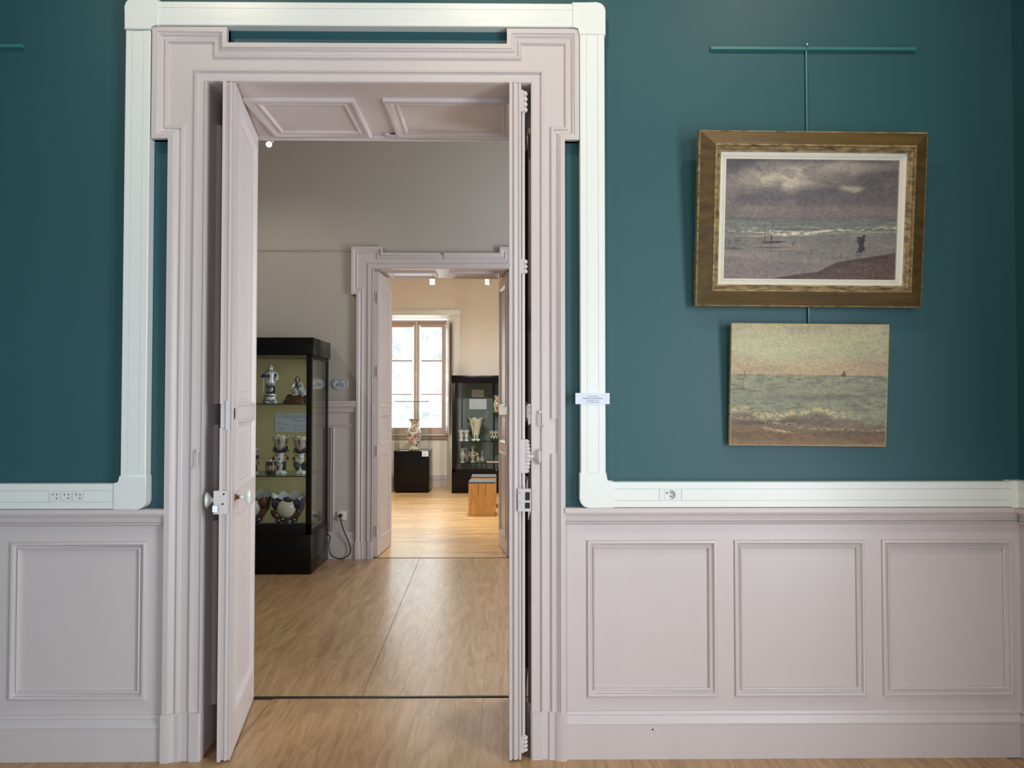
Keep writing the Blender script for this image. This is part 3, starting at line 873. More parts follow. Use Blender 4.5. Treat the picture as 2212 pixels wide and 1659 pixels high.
obj('keeper_slot', yb(bc, w1 + .0165, w1 + .0175, -.036, -.017, zk0 + .045, zk1 - .014), 'hole_black', kp)
obj('keeper_slot', yb(bc, w1 + .0165, w1 + .0175, -.036, -.016, zk0 + .012, zk0 + .036), 'hole_black', kp)
for z in (zk0 + .04, zk1 - .015):
    bm = B(); blob(bm, bc(w1 + .017, .002, z), .0045, 8, 5); obj('rivet', bm, 'paint_metal', kp)

# far leaves
LEV2 = ((.16, .96), (1.06, 1.34), (1.42, 2.60))
D3, c0_, c1_, cc = leaf_door('door_3', 'far left door leaf, open into the last room', (-1.188, 7.285, 0), math.radians(86.5), 1, .63, 2.70, .042, LEV2, .08)
for z in (.25, 1.0, 1.75, 2.45):
    bm = B(); tube(bm, [cc(-.006, .004, z - .05), cc(-.006, .004, z + .05)], .009, 8); obj('hinge', bm, 'paint_metal', D3)
D4, d0_, d1_, dc = leaf_door('door_4', 'far right door leaf, open and catching the window light', (0.032, 7.285, 0), math.radians(-82.5), -1, .63, 2.70, .042, LEV2, .08)
for z in (.25, 1.0, 1.75, 2.45):
    bm = B(); tube(bm, [dc(-.006, .004, z - .05), dc(-.006, .004, z + .05)], .009, 8); obj('hinge', bm, 'paint_metal', D4)

# ---------------------------------------------------------------- cable trunking
TD = 0.049
def trunk_run(name, label, u0, v0, u1, v1, Y=YF, horiz=True, breaks=(), cat='cable trunking', fr=None, depth=TD):
    fr = fr or fr_y(Y)
    t = thing(name, fr((u0 + u1) / 2, min(v0, v1), 0), label, cat, 'white cable trunking on the walls')
    H = (v1 - v0) if horiz else (u1 - u0)
    pr = [(0, 0), (0, depth - .003), (.003, depth), (.27 * H, depth), (.27 * H, depth - .020), (.73 * H, depth - .020), (.73 * H, depth), (H - .003, depth), (H, depth - .003), (H, 0)]
    g = (lambda a, h, s: fr(s, v0 + a, h)) if horiz else (lambda a, h, s: fr(u0 + a, s, h))
    a, b = (u0, u1) if horiz else (v0, v1)
    bm = B(); poly_prism(bm, pr, g, a, b); obj('trunking_body', bm, 'pvc', t)
    cuts = [a] + [v for br_ in breaks for v in br_] + [b]
    for i in range(0, len(cuts), 2):
        bm = B(); poly_prism(bm, [(.27 * H + .0008, depth - .007), (.27 * H + .0008, depth - .0008), (.73 * H - .0008, depth - .0008), (.73 * H - .0008, depth - .007)], g, cuts[i] + .0005, cuts[i + 1] - .0005)
        obj('cover_strip', bm, 'pvc', t)
    return t
def trunk_corner(name, label, pts, ridx, r, Y=YF, depth=.053, cat='trunking corner'):
    pts = rounded(pts, ridx, r)
    bm = poly_prism(B(), pts, fr_y(Y), 0, depth)
    es = [e for e in bm.edges if all(abs(v.co.y - (Y - depth)) < 1e-5 for v in e.verts)]
    bmesh.ops.bevel(bm, geom=es, offset=.003, segments=2, affect='EDGES')
    o = obj(name, bm, 'pvc'); return tag(o, label, cat, 'white corner fittings of the trunking')
YT = YF - TD
def px_u(x, y=800): return WX(x, YT, y)
def px_v(y, x=800): return WZ(y, YT, x)
# left vertical, top, right vertical and the two low runs
vl0, vl1 = px_u(266, 500), px_u(320, 500)
vr0, vr1 = px_u(1253, 500), px_u(1307, 500)
zt0_, zt1_ = px_v(56, 800), px_v(5, 800)
hl0, hl1 = px_v(1100, 150), px_v(1045, 150)
hr0, hr1 = px_v(1096, 1700), px_v(1041, 1700)
tl = trunk_run('cable_trunking', 'white vertical cable trunking left of the door', vl0, px_v(1030, 290), vl1, px_v(66, 290), horiz=False)
tt = trunk_run('cable_trunking', 'white cable trunking running above the door', px_u(340, 30), zt0_, px_u(1237, 30), zt1_)
tr_ = trunk_run('cable_trunking', 'tall white cable trunking between door and paintings', vr0, px_v(1022, 1280), vr1, px_v(73, 1280), horiz=False)
s0, s1 = px_u(105, 1070), px_u(180, 1070)
thl = trunk_run('cable_trunking', 'low white cable trunking with three sockets, left of the door', RX0 + .01, hl0, px_u(246, 1070), hl1, breaks=((s0, s1),))
q0, q1 = px_u(1424, 1070), px_u(1473, 1070)
thr = trunk_run('cable_trunking', 'long low white cable trunking with one socket under the paintings', px_u(1325, 1070), hr0, RX1 - .06, hr1, breaks=((q0, q1),))
trs = trunk_run('cable_trunking', 'white cable trunking on the right side wall', .06, hr0, 1.75, hr1, fr=frw)
e_ = .004
trunk_corner('trunking_corner', 'upper left rounded trunking corner above the door', [(vl0 - e_, px_v(66)), (vl1 + e_, px_v(66)), (vl1 + e_, zt0_ - e_), (px_u(342, 30), zt0_ - e_), (px_u(342, 30), zt1_ + .012), (vl0 - e_, zt1_ + .012)], 5, .035)
trunk_corner('trunking_corner', 'upper right rounded trunking corner above the door', [(vr1 + e_, px_v(73)), (vr0 - e_, px_v(73)), (vr0 - e_, zt0_ - e_), (px_u(1236, 30), zt0_ - e_), (px_u(1236, 30), zt1_ + e_), (vr1 + e_, zt1_ + e_)], 5, .035)
trunk_corner('trunking_corner', 'lower rounded trunking corner left of the door', [(px_u(245, 1070), hl1 + e_), (vl0 - e_, hl1 + e_), (vl0 - e_, px_v(1028, 290)), (vl1 + e_, px_v(1028, 290)), (vl1 + e_, hl0 - e_ * .3), (px_u(245, 1070), hl0 - e_ * .3)], 4, .038)
trunk_corner('trunking_corner', 'lower rounded trunking corner right of the door', [(px_u(1326, 1070), hr1 + e_), (vr1 + e_, hr1 + e_), (vr1 + e_, px_v(1022, 1280)), (vr0 - e_, px_v(1022, 1280)), (vr0 - e_, hr0 - e_ * .3), (px_u(1326, 1070), hr0 - e_ * .3)], 4, .038)
bm = B(); poly_prism(bm, [(RX1 - .065, YF), (RX1 - .065, YF - .053), (RX1 - .053, YF - .065), (RX1, YF - .065), (RX1, YF)], zf, hr0 - e_ * .3, hr1 + e_)
tag(obj('trunking_corner', bm, 'pvc'), 'inner trunking corner piece in the room corner at far right', 'trunking corner', 'white corner fittings of the trunking')

def disc(bm, u, v, r, fr, h0, h1, seg=18):
    poly_prism(bm, [(u + r * math.cos(2 * PI * k / seg), v + r * math.sin(2 * PI * k / seg)) for k in range(seg)], fr, h0, h1); return bm
def ring(bm, u, v, r0, r1, fr, h0, h1, seg=20):
    sweep(bm, [(u + r1 * math.cos(-2 * PI * k / seg), v + r1 * math.sin(-2 * PI * k / seg)) for k in range(seg)], [(0, h0), (0, h1), (r1 - r0, h1), (r1 - r0, h0)], fr, closed=True)
    return bm
def socket_flush(parent, u, v, a, fr, D):
    bm = slab(u - a / 2 + .0006, v - a / 2, u + a / 2 - .0006, v + a / 2, fr, D - .007, D - .0004)
    s = obj('socket_outlet', bm, 'pvc_dim', parent)
    obj('socket_face', disc(ring(B(), u, v, a * .44, a * .455, fr, D - .002, D + .0008), u, v, a * .42, fr, D - .003, D + .0002), 'pvc_dim', s)
    for du, dv in ((-.13, .17), (.22, .17), (.20, -.16)):
        obj('socket_hole', disc(B(), u + a * du, v + a * dv, a * .055, fr, D - .002, D + .0009, 12), 'hole_black', s)
fr = fr_y(YF); am = (s1 - s0) / 3; vm = (hl0 + hl1) / 2
for i in range(3): socket_flush(thl, s0 + am * (i + .5), vm, am, fr, TD)
# round recessed socket on the right run
vm = (hr0 + hr1) / 2; um = px_u(1448.5, 1070); aw = (hr1 - hr0) * .45
obj('socket_adapter', slab(q0 + .0008, vm - aw / 2, um - aw / 2 - .0005, vm + aw / 2, fr, TD - .007, TD - .0006), 'pvc_dim', thr)
obj('socket_adapter', slab(um + aw / 2 + .0005, vm - aw / 2, q1 - .0008, vm + aw / 2, fr, TD - .007, TD - .0006), 'pvc_dim', thr)
bm = B(); n = 24
out = [(um - aw / 2, vm - aw / 2), (um + aw / 2, vm - aw / 2), (um + aw / 2, vm + aw / 2), (um - aw / 2, vm + aw / 2)]
rc = aw * .43
sq = []
for k in range(n):
    th = 2 * PI * k / n; c, s = math.cos(th), math.sin(th); m_ = max(abs(c), abs(s)); sq.append((um + aw / 2 * c / m_, vm + aw / 2 * s / m_))
A = [bm.verts.new(fr(u, v, TD)) for u, v in sq]
R1 = [bm.verts.new(fr(um + rc * math.cos(2 * PI * k / n), vm + rc * math.sin(2 * PI * k / n), TD)) for k in range(n)]
R2_ = [bm.verts.new(fr(um + rc * .96 * math.cos(2 * PI * k / n), vm + rc * .96 * math.sin(2 * PI * k / n), TD - .016)) for k in range(n)]
A0 = [bm.verts.new(fr(u, v, TD - .017)) for u, v in sq]
for k in range(n):
    j = (k + 1) % n
    bm.faces.new((A[k], A[j], R1[j], R1[k])); bm.faces.new((R1[k], R1[j], R2_[j], R2_[k])); bm.faces.new((A0[k], A0[j], A[j], A[k]))
bm.faces.new(R2_)
so = obj('socket_outlet', bm, 'pvc_dim', thr)
for du, dv in ((-.25, .12), (.08, -.17)):
    obj('socket_hole', disc(B(), um + aw * du, vm + aw * dv, aw * .065, fr, TD - .0165, TD - .0145, 12), 'hole_black', so)
bm = B(); p = fr(um + aw * .1, vm + aw * .14, 0); lathe(bm, [(0, -(TD + .002)), (.002, -TD), (.0024, -(TD - .016))], 8, (p[0], YF, p[2]), axis='Y'); obj('earth_pin', bm, 'steel', so)
# the body has a hidden pocket behind the recessed socket: nothing of it shows

# ---------------------------------------------------------------- label card on the trunking
fc = fr_y(YF - .0535)
pc = (WX(1243, YF - .053, 860), WZ(873, YF - .053, 1280), WX(1317, YF - .053, 860), WZ(849, YF - .053, 1280))
cd = obj('label_card', slab(*pc, fr_y(YF), TD + .0004, TD + .0042), 'card')
tag(cd, 'small white text card stuck across the tall trunking beside the door', 'label')
cu, cv = (pc[0] + pc[2]) / 2, (pc[1] + pc[3]) / 2; ch = pc[3] - pc[1]
Minv = WM[cd.name].inverted()
def front_text(parent, s, size, u, v, Y, m='ink', bold=0.0, align='CENTER'):
    T = WM[root_of(parent).name].inverted() @ Matrix.Translation((u, Y, v)) @ Matrix.Rotation(PI / 2, 4, 'X')
    return text_mesh('printed_text', s, size, m, parent, T, align, bold)
for s, dv, sz, bd in (('Jean-André Rixens', .20, .0062, 0), ('Pêcheuse sur la grève à Berck', .02, .0066, .00012), ('1881, huile sur toile', -.16, .0062, 0), ('n° inv. du dépôt au musée', -.33, .0058, 0)):
    front_text(cd, s, sz, cu, cv + dv * ch, YF - TD - .0045, 'ink', bd)

# ---------------------------------------------------------------- hanging rails
def hang_rail(name, label, x0, x1, z, screws):
    t = thing(name, ((x0 + x1) / 2, YF, z), label, 'picture rail')
    obj('rail', sweep(B(), [(x0, z), (x1, z)], [(0, 0), (0, .004), (.006, .004), (.006, .012), (.002, .014), (.002, .016), (.013, .016), (.015, .012), (.015, 0)], fr_y(YF)), 'rail_green', t)
    for x in screws:
        bm = B(); blob(bm, (x, YF - .005, z - .002), (.004, .003, .004), 8, 5); obj('screw', bm, 'steel', t)
    return t
zr = WZ(100, YF - .016, 1740)
hr_ = hang_rail('picture_rail', 'short green metal hanging rail above the framed painting', WX(1535, YF - .01, 102), WX(1977, YF - .01, 102), zr, [WX(x, YF, 100) for x in (1588, 1896)])
xr_ = WX(1744, YF - .02, 150)
obj('hanging_rod', bbox(xr_ - .0035, xr_ + .0035, YF - .012, YF - .006, WZ(700, YF - .02, 1744), zr - .002, .001), 'rail_green', hr_)
bm = B(); lathe(bm, [(0, -.028), (.005, -.027), (.006, -.022), (.004, -.016), (0, -.015)], 12, (xr_, YF, zr + .002), axis='Y'); obj('hook', bm, 'steel', hr_)
hang_rail('picture_rail', 'green metal hanging rail at the upper left edge', RX0 + .4, WX(50, YF - .01, 97), WZ(94, YF - .016, 40), [])

# ---------------------------------------------------------------- paintings
def smooth(t): return t * t * (3 - 2 * t)
def vnoise(U, V, fx, fy, seed):
    r = np.random.RandomState(seed); g = r.rand(int(fy) + 3, int(fx) + 3)
    x = np.clip(U * fx, 0, fx + 1); y = np.clip(V * fy, 0, fy + 1)
    xi = x.astype(int); yi = y.astype(int); xf = smooth(x - xi); yf = smooth(y - yi)
    return (g[yi, xi] * (1 - xf) + g[yi, xi + 1] * xf) * (1 - yf) + (g[yi + 1, xi] * (1 - xf) + g[yi + 1, xi + 1] * xf) * yf
def fbm(U, V, fx, fy, seed, oct=5, gain=.5):
    s = 0; a = 1; tot = 0
    for i in range(oct):
        s = s + a * vnoise(U, V, fx * 2 ** i, fy * 2 ** i, seed + i * 13); tot += a; a *= gain
    return s / tot
def mixc(C, col, m):
    m = np.clip(m, 0, 1)[..., None]; return C * (1 - m) + np.array(col, float) * m
def step(e0, e1, x): return smooth(np.clip((x - e0) / (e1 - e0 + 1e-9), 0, 1))
def seg_mask(U, V, a, b, w, asp):
    ax, ay = a[0] * asp, a[1]; bx, by = b[0] * asp, b[1]
    px, py = U * asp - ax, V - ay; dx, dy = bx - ax, by - ay
    t = np.clip((px * dx + py * dy) / (dx * dx + dy * dy + 1e-12), 0, 1)
    return 1 - step(w * .6, w * 1.3, np.hypot(px - t * dx, py - t * dy))
def ell(U, V, c, r, soft=.25): return 1 - step(1 - soft, 1 + soft, np.hypot((U - c[0]) / r[0], (V - c[1]) / r[1]))
def poly_mask(U, V, pts):
    inside = np.zeros(U.shape, bool); n = len(pts)
    for i in range(n):
        x0, y0 = pts[i]; x1, y1 = pts[(i + 1) % n]
        if y0 == y1: continue
        c = ((V > min(y0, y1)) & (V <= max(y0, y1))) & (U < (V - y0) * (x1 - x0) / (y1 - y0) + x0)
        inside ^= c
    return inside.astype(float)

def storm_beach(nx, ny):
    V, U = np.mgrid[0:ny, 0:nx].astype(float); U /= nx - 1; V /= ny - 1       # V down from the top
    asp = nx / ny
    n1 = fbm(U, V, 4, 5, 1); n2 = fbm(U, V, 9, 12, 2); n3 = fbm(U, V, 60, 50, 3, 3); st = fbm(U, V, 6, 60, 4, 4)
    C = np.zeros(U.shape + (3,)) + np.array((108, 102, 103))
    Uw = U + .10 * (n2 - .5); Vw = V + .16 * (n1 - .5)
    C = mixc(C, (86, 80, 86), step(.46, .62, fbm(Uw, Vw, 4, 7, 21)) * .7)
    C = mixc(C, (74, 70, 78), ell(Uw, Vw, (.17, .05), (.24, .075), .7) * .8)
    C = mixc(C, (84, 79, 84), ell(Uw, Vw, (.85, .12), (.13, .10), .6) * .8)
    C = mixc(C, (82, 77, 80), ell(Uw, Vw, (.62, .20), (.20, .05), .8) * .6)
    lightp = step(.42, .60, fbm(Uw, Vw, 7, 9, 31))
    C = mixc(C, (172, 166, 152), ell(Uw, Vw, (.22, .17), (.28, .085), .8) * (.45 + .5 * lightp))
    C = mixc(C, (166, 160, 150), ell(Uw, Vw, (.47, .11), (.22, .10), .8) * (.3 + .6 * lightp))
    C = mixc(C, (158, 152, 144), ell(Uw, Vw, (.70, .05), (.22, .05), .8) * .6)
    C = mixc(C, (165, 160, 150), ell(Uw, Vw, (.73, .22), (.05, .025), .8) * .7)
    C = mixc(C, (118, 108, 108), step(.30, .48, V) * .55)
    C = mixc(C, (128, 116, 112), ell(Uw, V, (.6, .42), (.5, .035), .9) * .5)
    hz = .487
    sea = step(hz - .004, hz + .006, V)
    C = mixc(C, (104, 106, 104), sea)
    C = mixc(C, (84, 92, 96), sea * (1 - step(hz, hz + .03, V)) * .7)
    C = mixc(C, (122, 122, 116), sea * step(.5, .62, st) * .5)
    wet = step(.60, .67, V + .03 * (n1 - .5))
    C = mixc(C, (114, 110, 108), wet)
    C = mixc(C, (134, 124, 120), wet * step(.48, .66, fbm(U, V, 5, 26, 41)) * .55)
    C = mixc(C, (96, 92, 96), wet * step(.52, .7, fbm(U, V, 3, 30, 43)) * .4)
    C = mixc(C, (120, 106, 108), step(.78, 1.0, V) * .6)
    # breaking waves
    def wave(pts, w, col, amt, seed):
        nonlocal C
        yc = np.interp(U[0], [p[0] for p in pts], [p[1] for p in pts])[None, :] + .014 * (fbm(U, V * 0 + .3, 26, 3, seed) - .5)
        ww = np.interp(U[0], [p[0] for p in pts], [p[2] for p in pts])[None, :] * w
        m = np.exp(-((V - yc) / (ww + 1e-6)) ** 2) * (.35 + 1.0 * step(.38, .6, fbm(U, V, 40, 30, seed + 5)))
        C = mixc(C, col, m * amt)
    wave([(0, .585, .2), (.16, .60, 1), (.27, .595, 1.2), (.36, .60, .4), (.5, .60, .1), (1, .6, .05)], .010, (176, 172, 160), .9, 51)
    wave([(0, .60, .1), (.25, .615, .3), (.33, .625, 1.2), (.48, .615, 1.3), (.62, .585, .8), (.75, .585, .5), (1, .565, .5)], .011, (190, 184, 170), 1.0, 52)
    wave([(0, .57, .3), (.3, .565, .5), (.4, .555, .3), (.6, .57, .2), (.85, .56, .9), (1, .555, .7)], .007, (160, 158, 148), .8, 53)
    wave([(0, .64, .3), (.2, .64, .6), (.5, .63, .5), (.66, .605, .6), (.8, .60, .5), (1, .59, .5)], .006, (166, 160, 150), .7, 54)
    wave([(0, .575, 1), (.1, .60, 1.2), (.3, .59, .6), (.5, .575, 1), (1, .58, .6)], .012, (80, 88, 84), .5, 55)
    # beach
    edge = np.interp(U[0], [0, .28, .42, .55, .66, .8, .9, 1], [1.08, 1.005, .965, .93, .86, .82, .80, .775])[None, :] + .02 * (n2 - .5)
    be = step(-.006, .008, V - edge)
    C = mixc(C, (82, 62, 58), be)
    C = mixc(C, (112, 88, 80), be * step(.35, .75, fbm(U, V, 110, 90, 61, 2)) * .6)
    C = mixc(C, (58, 46, 46), be * (1 - step(0, .09, V - edge)) * step(.35, .6, fbm(U, V, 10, 24, 63)) * .7)
    dark = (54, 48, 52)
    C = mixc(C, dark, ell(U, V + .25 * (U - .3) * .25, (.285, .69), (.068, .009), .5) * .95)
    C = mixc(C, dark, ell(U, V, (.27, .735), (.085, .006), .7) * .6)
    C = mixc(C, (70, 62, 66), ell(U, V, (.055, .745), (.045, .009), .8) * .7)
    for x, y0, y1, x1 in ((.235, .54, .69, .236), (.272, .69, .80, .272), (.283, .49, .69, .270)):
        C = mixc(C, (60, 52, 54), seg_mask(U, V, (x, y0), (x1, y1), .0022, asp) * .8)
    for x, y in ((.235, .665), (.275, .66)): C = mixc(C, (44, 40, 44), seg_mask(U, V, (x, y - .02), (x, y + .03), .004, asp))
    for x in np.linspace(.14, .30, 13):
        C = mixc(C, dark, seg_mask(U, V, (x, .674 - .004 * math.sin(40 * x)), (x, .688), .0022, asp) * .8)
    for x, y in ((.065, .675), (.075, .675), (.085, .675), (.093, .677), (.03, .70), (.40, .71), (.41, .69), (.43, .76), (.464, .765), (.51, .775), (.572, .795), (.683, .81)):
        C = mixc(C, dark, seg_mask(U, V, (x, y - .022), (x, y + .012), .0028, asp) * .85)
        C = mixc(C, (88, 80, 82), seg_mask(U, V, (x, y + .012), (x, y + .05), .003, asp) * .35)
    # walking woman with a basket on her back
    skirt = [(.786, .70), (.812, .70), (.822, .752), (.806, .762), (.800, .772), (.776, .768), (.780, .74)]
    body = [(.796, .645), (.812, .64), (.820, .665), (.812, .705), (.786, .705), (.788, .67)]
    bask = [(.772, .640), (.797, .636), (.797, .70), (.778, .70), (.772, .67)]
    C = mixc(C, (66, 50, 46), poly_mask(U, V, bask) * .95)
    C = mixc(C, (34, 30, 34), poly_mask(U, V, body)); C = mixc(C, (46, 36, 36), poly_mask(U, V, skirt))
    C = mixc(C, (40, 34, 34), ell(U, V, (.812, .634), (.010, .011)))
    C = mixc(C, (34, 30, 32), seg_mask(U, V, (.782, .765), (.770, .775), .004, asp)); C = mixc(C, (34, 30, 32), seg_mask(U, V, (.797, .768), (.797, .778), .004, asp))
    C = mixc(C, (84, 76, 76), ell(U, V, (.785, .80), (.014, .022), .9) * .5)
    for k in range(6): C = mixc(C, (52, 40, 40), seg_mask(U, V, (.875 + k * .009, .985 - .008 * (k % 2)), (.882 + k * .009, .975 + .008 * (k % 2)), .0018, asp) * .8)
    C += ((n3 - .5) * 16)[..., None] + ((st - .5) * 8)[..., None]
    br = fbm((U + .3 * V) / 1.3, (V - .2 * U + .2) / 1.2, 100, 80, 91, 2) - .5
    C += (br * 18)[..., None]
    return np.clip(((C - 100) * 1.25 + 92) * np.array((1.03, 1.0, .94)), 0, 255)

def pale_sea(nx, ny):
    V, U = np.mgrid[0:ny, 0:nx].astype(float); U /= nx - 1; V /= ny - 1
    asp = nx / ny
    n1 = fbm(U, V, 4, 6, 101); n2 = fbm(U, V, 10, 14, 102); n3 = fbm(U, V, 80, 70, 103, 3); st = fbm(U, V, 5, 40, 104, 4)
    C = np.zeros(U.shape + (3,)) + np.array((158, 162, 142))
    C = mixc(C, (176, 182, 160), ell(U + .1 * (n1 - .5), V + .1 * (n2 - .5), (.22, .22), (.4, .14), .9) * .7)
    C = mixc(C, (148, 142, 132), ell(U + .1 * (n1 - .5), V, (.55, .04), (.4, .05), .9) * .6)
    C = mixc(C, (176, 174, 150), step(.5, .62, fbm(U, V + .2 * n1, 6, 12, 111)) * .4)
    C = mixc(C, (172, 152, 132), step(.22, .40, V + .06 * (n1 - .5)) * .75)
    C = mixc(C, (150, 150, 140), step(.52, .64, fbm(U, V, 4, 22, 115)) * step(.2, .3, V) * .4)
    C = mixc(C, (156, 142, 128), ell(U, V, (.93, .36), (.16, .07), .9) * .6)
    hz = .412 + .010 * U
    sea = step(-.003, .004, V - hz)
    C = mixc(C, (130, 142, 132), sea)
    C = mixc(C, (112, 122, 122), sea * (1 - step(0, .02, V - hz)) * (1 - .6 * step(.35, .5, U) * (1 - step(.5, .65, U))))
    C = mixc(C, (150, 160, 146), sea * (1 - step(.3, .7, U)) * (1 - step(.45, .56, V)) * .6)
    sc = fbm(U, V, 16, 46, 121, 4)
    C = mixc(C, (104, 112, 108), sea * step(.5, .64, sc) * .75)
    C = mixc(C, (152, 156, 140), sea * step(.52, .66, fbm(U, V, 18, 60, 125, 3)) * .6)
    C = mixc(C, (98, 104, 106), sea * ell(U, V + .05 * (n2 - .5), (.6, .60), (.36, .022), .9) * .7)
    yf = np.interp(U[0], [0, .1, .2, .3, .42, .55, .66, .78, 1], [.695, .70, .745, .75, .735, .70, .735, .75, .80])[None, :] + .05 * (n2 - .5)
    # sand and dark wash below the breaker
    wash = step(.01, .05, V - yf)
    C = mixc(C, (104, 94, 92), wash * .9)
    C = mixc(C, (116, 114, 108), wash * step(.5, .62, fbm(U, V, 8, 24, 131)) * .7)
    C = mixc(C, (84, 72, 74), wash * ell(U, V + .06 * (n1 - .5), (.22, .815), (.3, .02), .9) * .9)
    sand = step(-.01, .02, V - (np.interp(U[0], [0, .25, .5, .75, 1], [.82, .85, .865, .85, .865])[None, :] + .03 * (n2 - .5)))
    C = mixc(C, (118, 98, 80), sand)
    C = mixc(C, (96, 80, 70), sand * step(.5, .64, fbm(U, V, 6, 20, 141)) * .7)
    C = mixc(C, (84, 74, 72), sand * ell(U, V, (.85, .885), (.25, .022), .9) * .8)
    C = mixc(C, (138, 112, 88), sand * step(.93, 1.0, V + .04 * (n1 - .5)) * .7)
    foam = np.exp(-((V - yf) / .026) ** 2) * step(.36, .62, fbm(U, V, 70, 64, 151, 3)) * np.interp(U[0], [0, .03, .1, .2, .3, .6, .72, .8, 1], [.8, 1, .8, .9, 1, 1, 1, .35, .1])[None, :]
    C = mixc(C, (206, 192, 154), foam)
    y2 = np.interp(U[0], [0, .1, .25, .4, .55, .7, .85, 1], [.755, .775, .80, .83, .86, .87, .865, .87])[None, :] + .03 * (n2 - .5)
    C = mixc(C, (186, 174, 146), np.exp(-((V - y2) / .012) ** 2) * step(.38, .66, fbm(U, V, 80, 80, 155, 3)) * .8)
    y3 = np.interp(U[0], [0, .21, .28, .35, .40, .46, 1], [.85, .85, .87, .885, .888, .89, .89])[None, :]
    C = mixc(C, (204, 188, 148), np.exp(-((V - y3) / .010) ** 2) * step(.19, .24, U) * (1 - step(.34, .45, U)) * (.3 + .7 * step(.36, .6, fbm(U, V, 80, 80, 157, 3))))
    C = mixc(C, (78, 70, 66), seg_mask(U, V, (.089, .38), (.076, .55), .0025, asp) * .85)
    C = mixc(C, (110, 90, 80), poly_mask(U, V, [(.70, .418), (.716, .388), (.722, .378), (.735, .405), (.730, .425), (.708, .425)]) * .9)
    C = mixc(C, (70, 60, 58), poly_mask(U, V, [(.705, .42), (.732, .42), (.727, .430), (.709, .430)]))
    C = mixc(C, (182, 158, 104), poly_mask(U, V, [(.543, .42), (.546, .395), (.550, .392), (.551, .424), (.544, .424)]))
    C = mixc(C, (140, 128, 118), poly_mask(U, V, [(.34, .412), (.348, .404), (.362, .412)]) * .8)
    for k in range(9): C = mixc(C, (56, 44, 44), seg_mask(U, V, (.845 + k * .008, .975 - .012 * ((k * 7) % 3) / 2), (.850 + k * .008, .962 + .012 * ((k * 5) % 3) / 2), .0022, asp) * .85)
    edge = np.minimum(np.minimum(U, 1 - U) * asp, np.minimum(V, 1 - V))
    C = mixc(C, (170, 150, 118), (1 - step(.004, .012, edge + .008 * (n3 - .5))) * .8)
    C += ((n3 - .5) * 22)[..., None] + ((st - .5) * 10)[..., None]
    br = fbm(U, V, 46, 150, 191, 2) - .5
    C += (br * 30 * (.35 + .65 * sea))[..., None] + ((fbm(U, V, 120, 100, 195, 2) - .5) * 22)[..., None]
    C = mixc(C, (132, 128, 112), sea * .28)
    return np.clip(((C - 120) * 1.15 + 119) * np.array((1.05, 1.0, .92)), 0, 255)

def canvas(name, img, w, h, y, m, parent, warp=0.0):
    ny, nx = img.shape[:2]
    xs = np.linspace(-w / 2, w / 2, nx); zs = np.linspace(h, 0, ny)
    X, Z = np.meshgrid(xs, zs)
    Yv = np.full(X.shape, y) + warp * np.sin(np.linspace(0, PI, nx))[None, :] * np.sin(np.linspace(0, PI, ny))[:, None]
    co = np.stack([X, Yv, Z], -1).reshape(-1, 3)
    i = np.arange((ny - 1) * (nx - 1)); r, c = i // (nx - 1), i % (nx - 1); a = r * nx + c
    fc_ = np.stack([a, a + nx, a + nx + 1, a + 1], -1)
    me = bpy.data.meshes.new(name)
    me.vertices.add(len(co)); me.vertices.foreach_set('co', co.ravel())
    me.loops.add(fc_.size); me.loops.foreach_set('vertex_index', fc_.ravel().astype(np.int32))
    me.polygons.add(len(fc_)); me.polygons.foreach_set('loop_start', np.arange(0, fc_.size, 4, dtype=np.int32))
    me.polygons.foreach_set('loop_total', np.full(len(fc_), 4, dtype=np.int32))
    me.update(calc_edges=True); me.validate()
    at = me.color_attributes.new('Col', 'FLOAT_COLOR', 'POINT')
    v = img.reshape(-1, 3) / 255.0
    l = np.where(v <= .04045, v / 12.92, ((v + .055) / 1.055) ** 2.4)
    at.data.foreach_set('color', np.concatenate([l, np.ones((len(l), 1))], 1).astype(np.float32).ravel())
    me.materials.append(MATS[m])
    o = bpy.data.objects.new(name, me); COL.objects.link(o); o.parent = parent
    return o

# framed storm beach
FW, FH = .937, .712
rot = Matrix.Rotation(.0845, 3, 'X') @ Matrix.Rotation(.007, 3, 'Y')
fp = thing('framed_painting', (1.2575, 3.180, 1.853), 'framed oil painting of a stormy beach with a walking figure, in a wide bronze frame', 'painting', rot=rot)
lf = lambda u, v, h: (u, -h, v)
FPROF = [(0, 0), (0, .032), (.006, .036), (.007, .035), (.060, .060), (.0605, .064), (.066, .065), (.0685, .060), (.070, .054), (.076, .050), (.078, .052), (.081, .049), (.083, .044), (.088, .042), (.089, .036), (.089, 0)]
LPROF = [(.0885, 0), (.0885, .041), (.100, .039), (.106, .034), (.107, .036), (.113, .035), (.115, .026), (.115, 0)]
corners = rect_path(-FW / 2, 0, FW / 2, FH)
def mitred_sides(path, prof, fr):
    n = len(path); rows = []
    for i in range(n):
        p = Vector(path[i]); d0 = (p - Vector(path[i - 1])).normalized(); d1 = (Vector(path[(i + 1) % n]) - p).normalized()
        n0 = Vector((d0.y, -d0.x)); n1 = Vector((d1.y, -d1.x)); m = (n0 + n1) / (1 + n0.dot(n1))
        rows.append([fr(p.x + o * m.x, p.y + o * m.y, h) for o, h in prof])
    out = []
    for i in range(n):
        bm = B(); a = [bm.verts.new(p) for p in rows[i]]; b = [bm.verts.new(p) for p in rows[(i + 1) % n]]
        for j in range(len(prof) - 1):
            f = bm.faces.new((a[j], a[j + 1], b[j + 1], b[j])); f.material_index = 0 if 2 <= j < 4 else 1
        bm.faces.new(a).material_index = 1; bm.faces.new(b).material_index = 1
        out.append(bm)
    return out
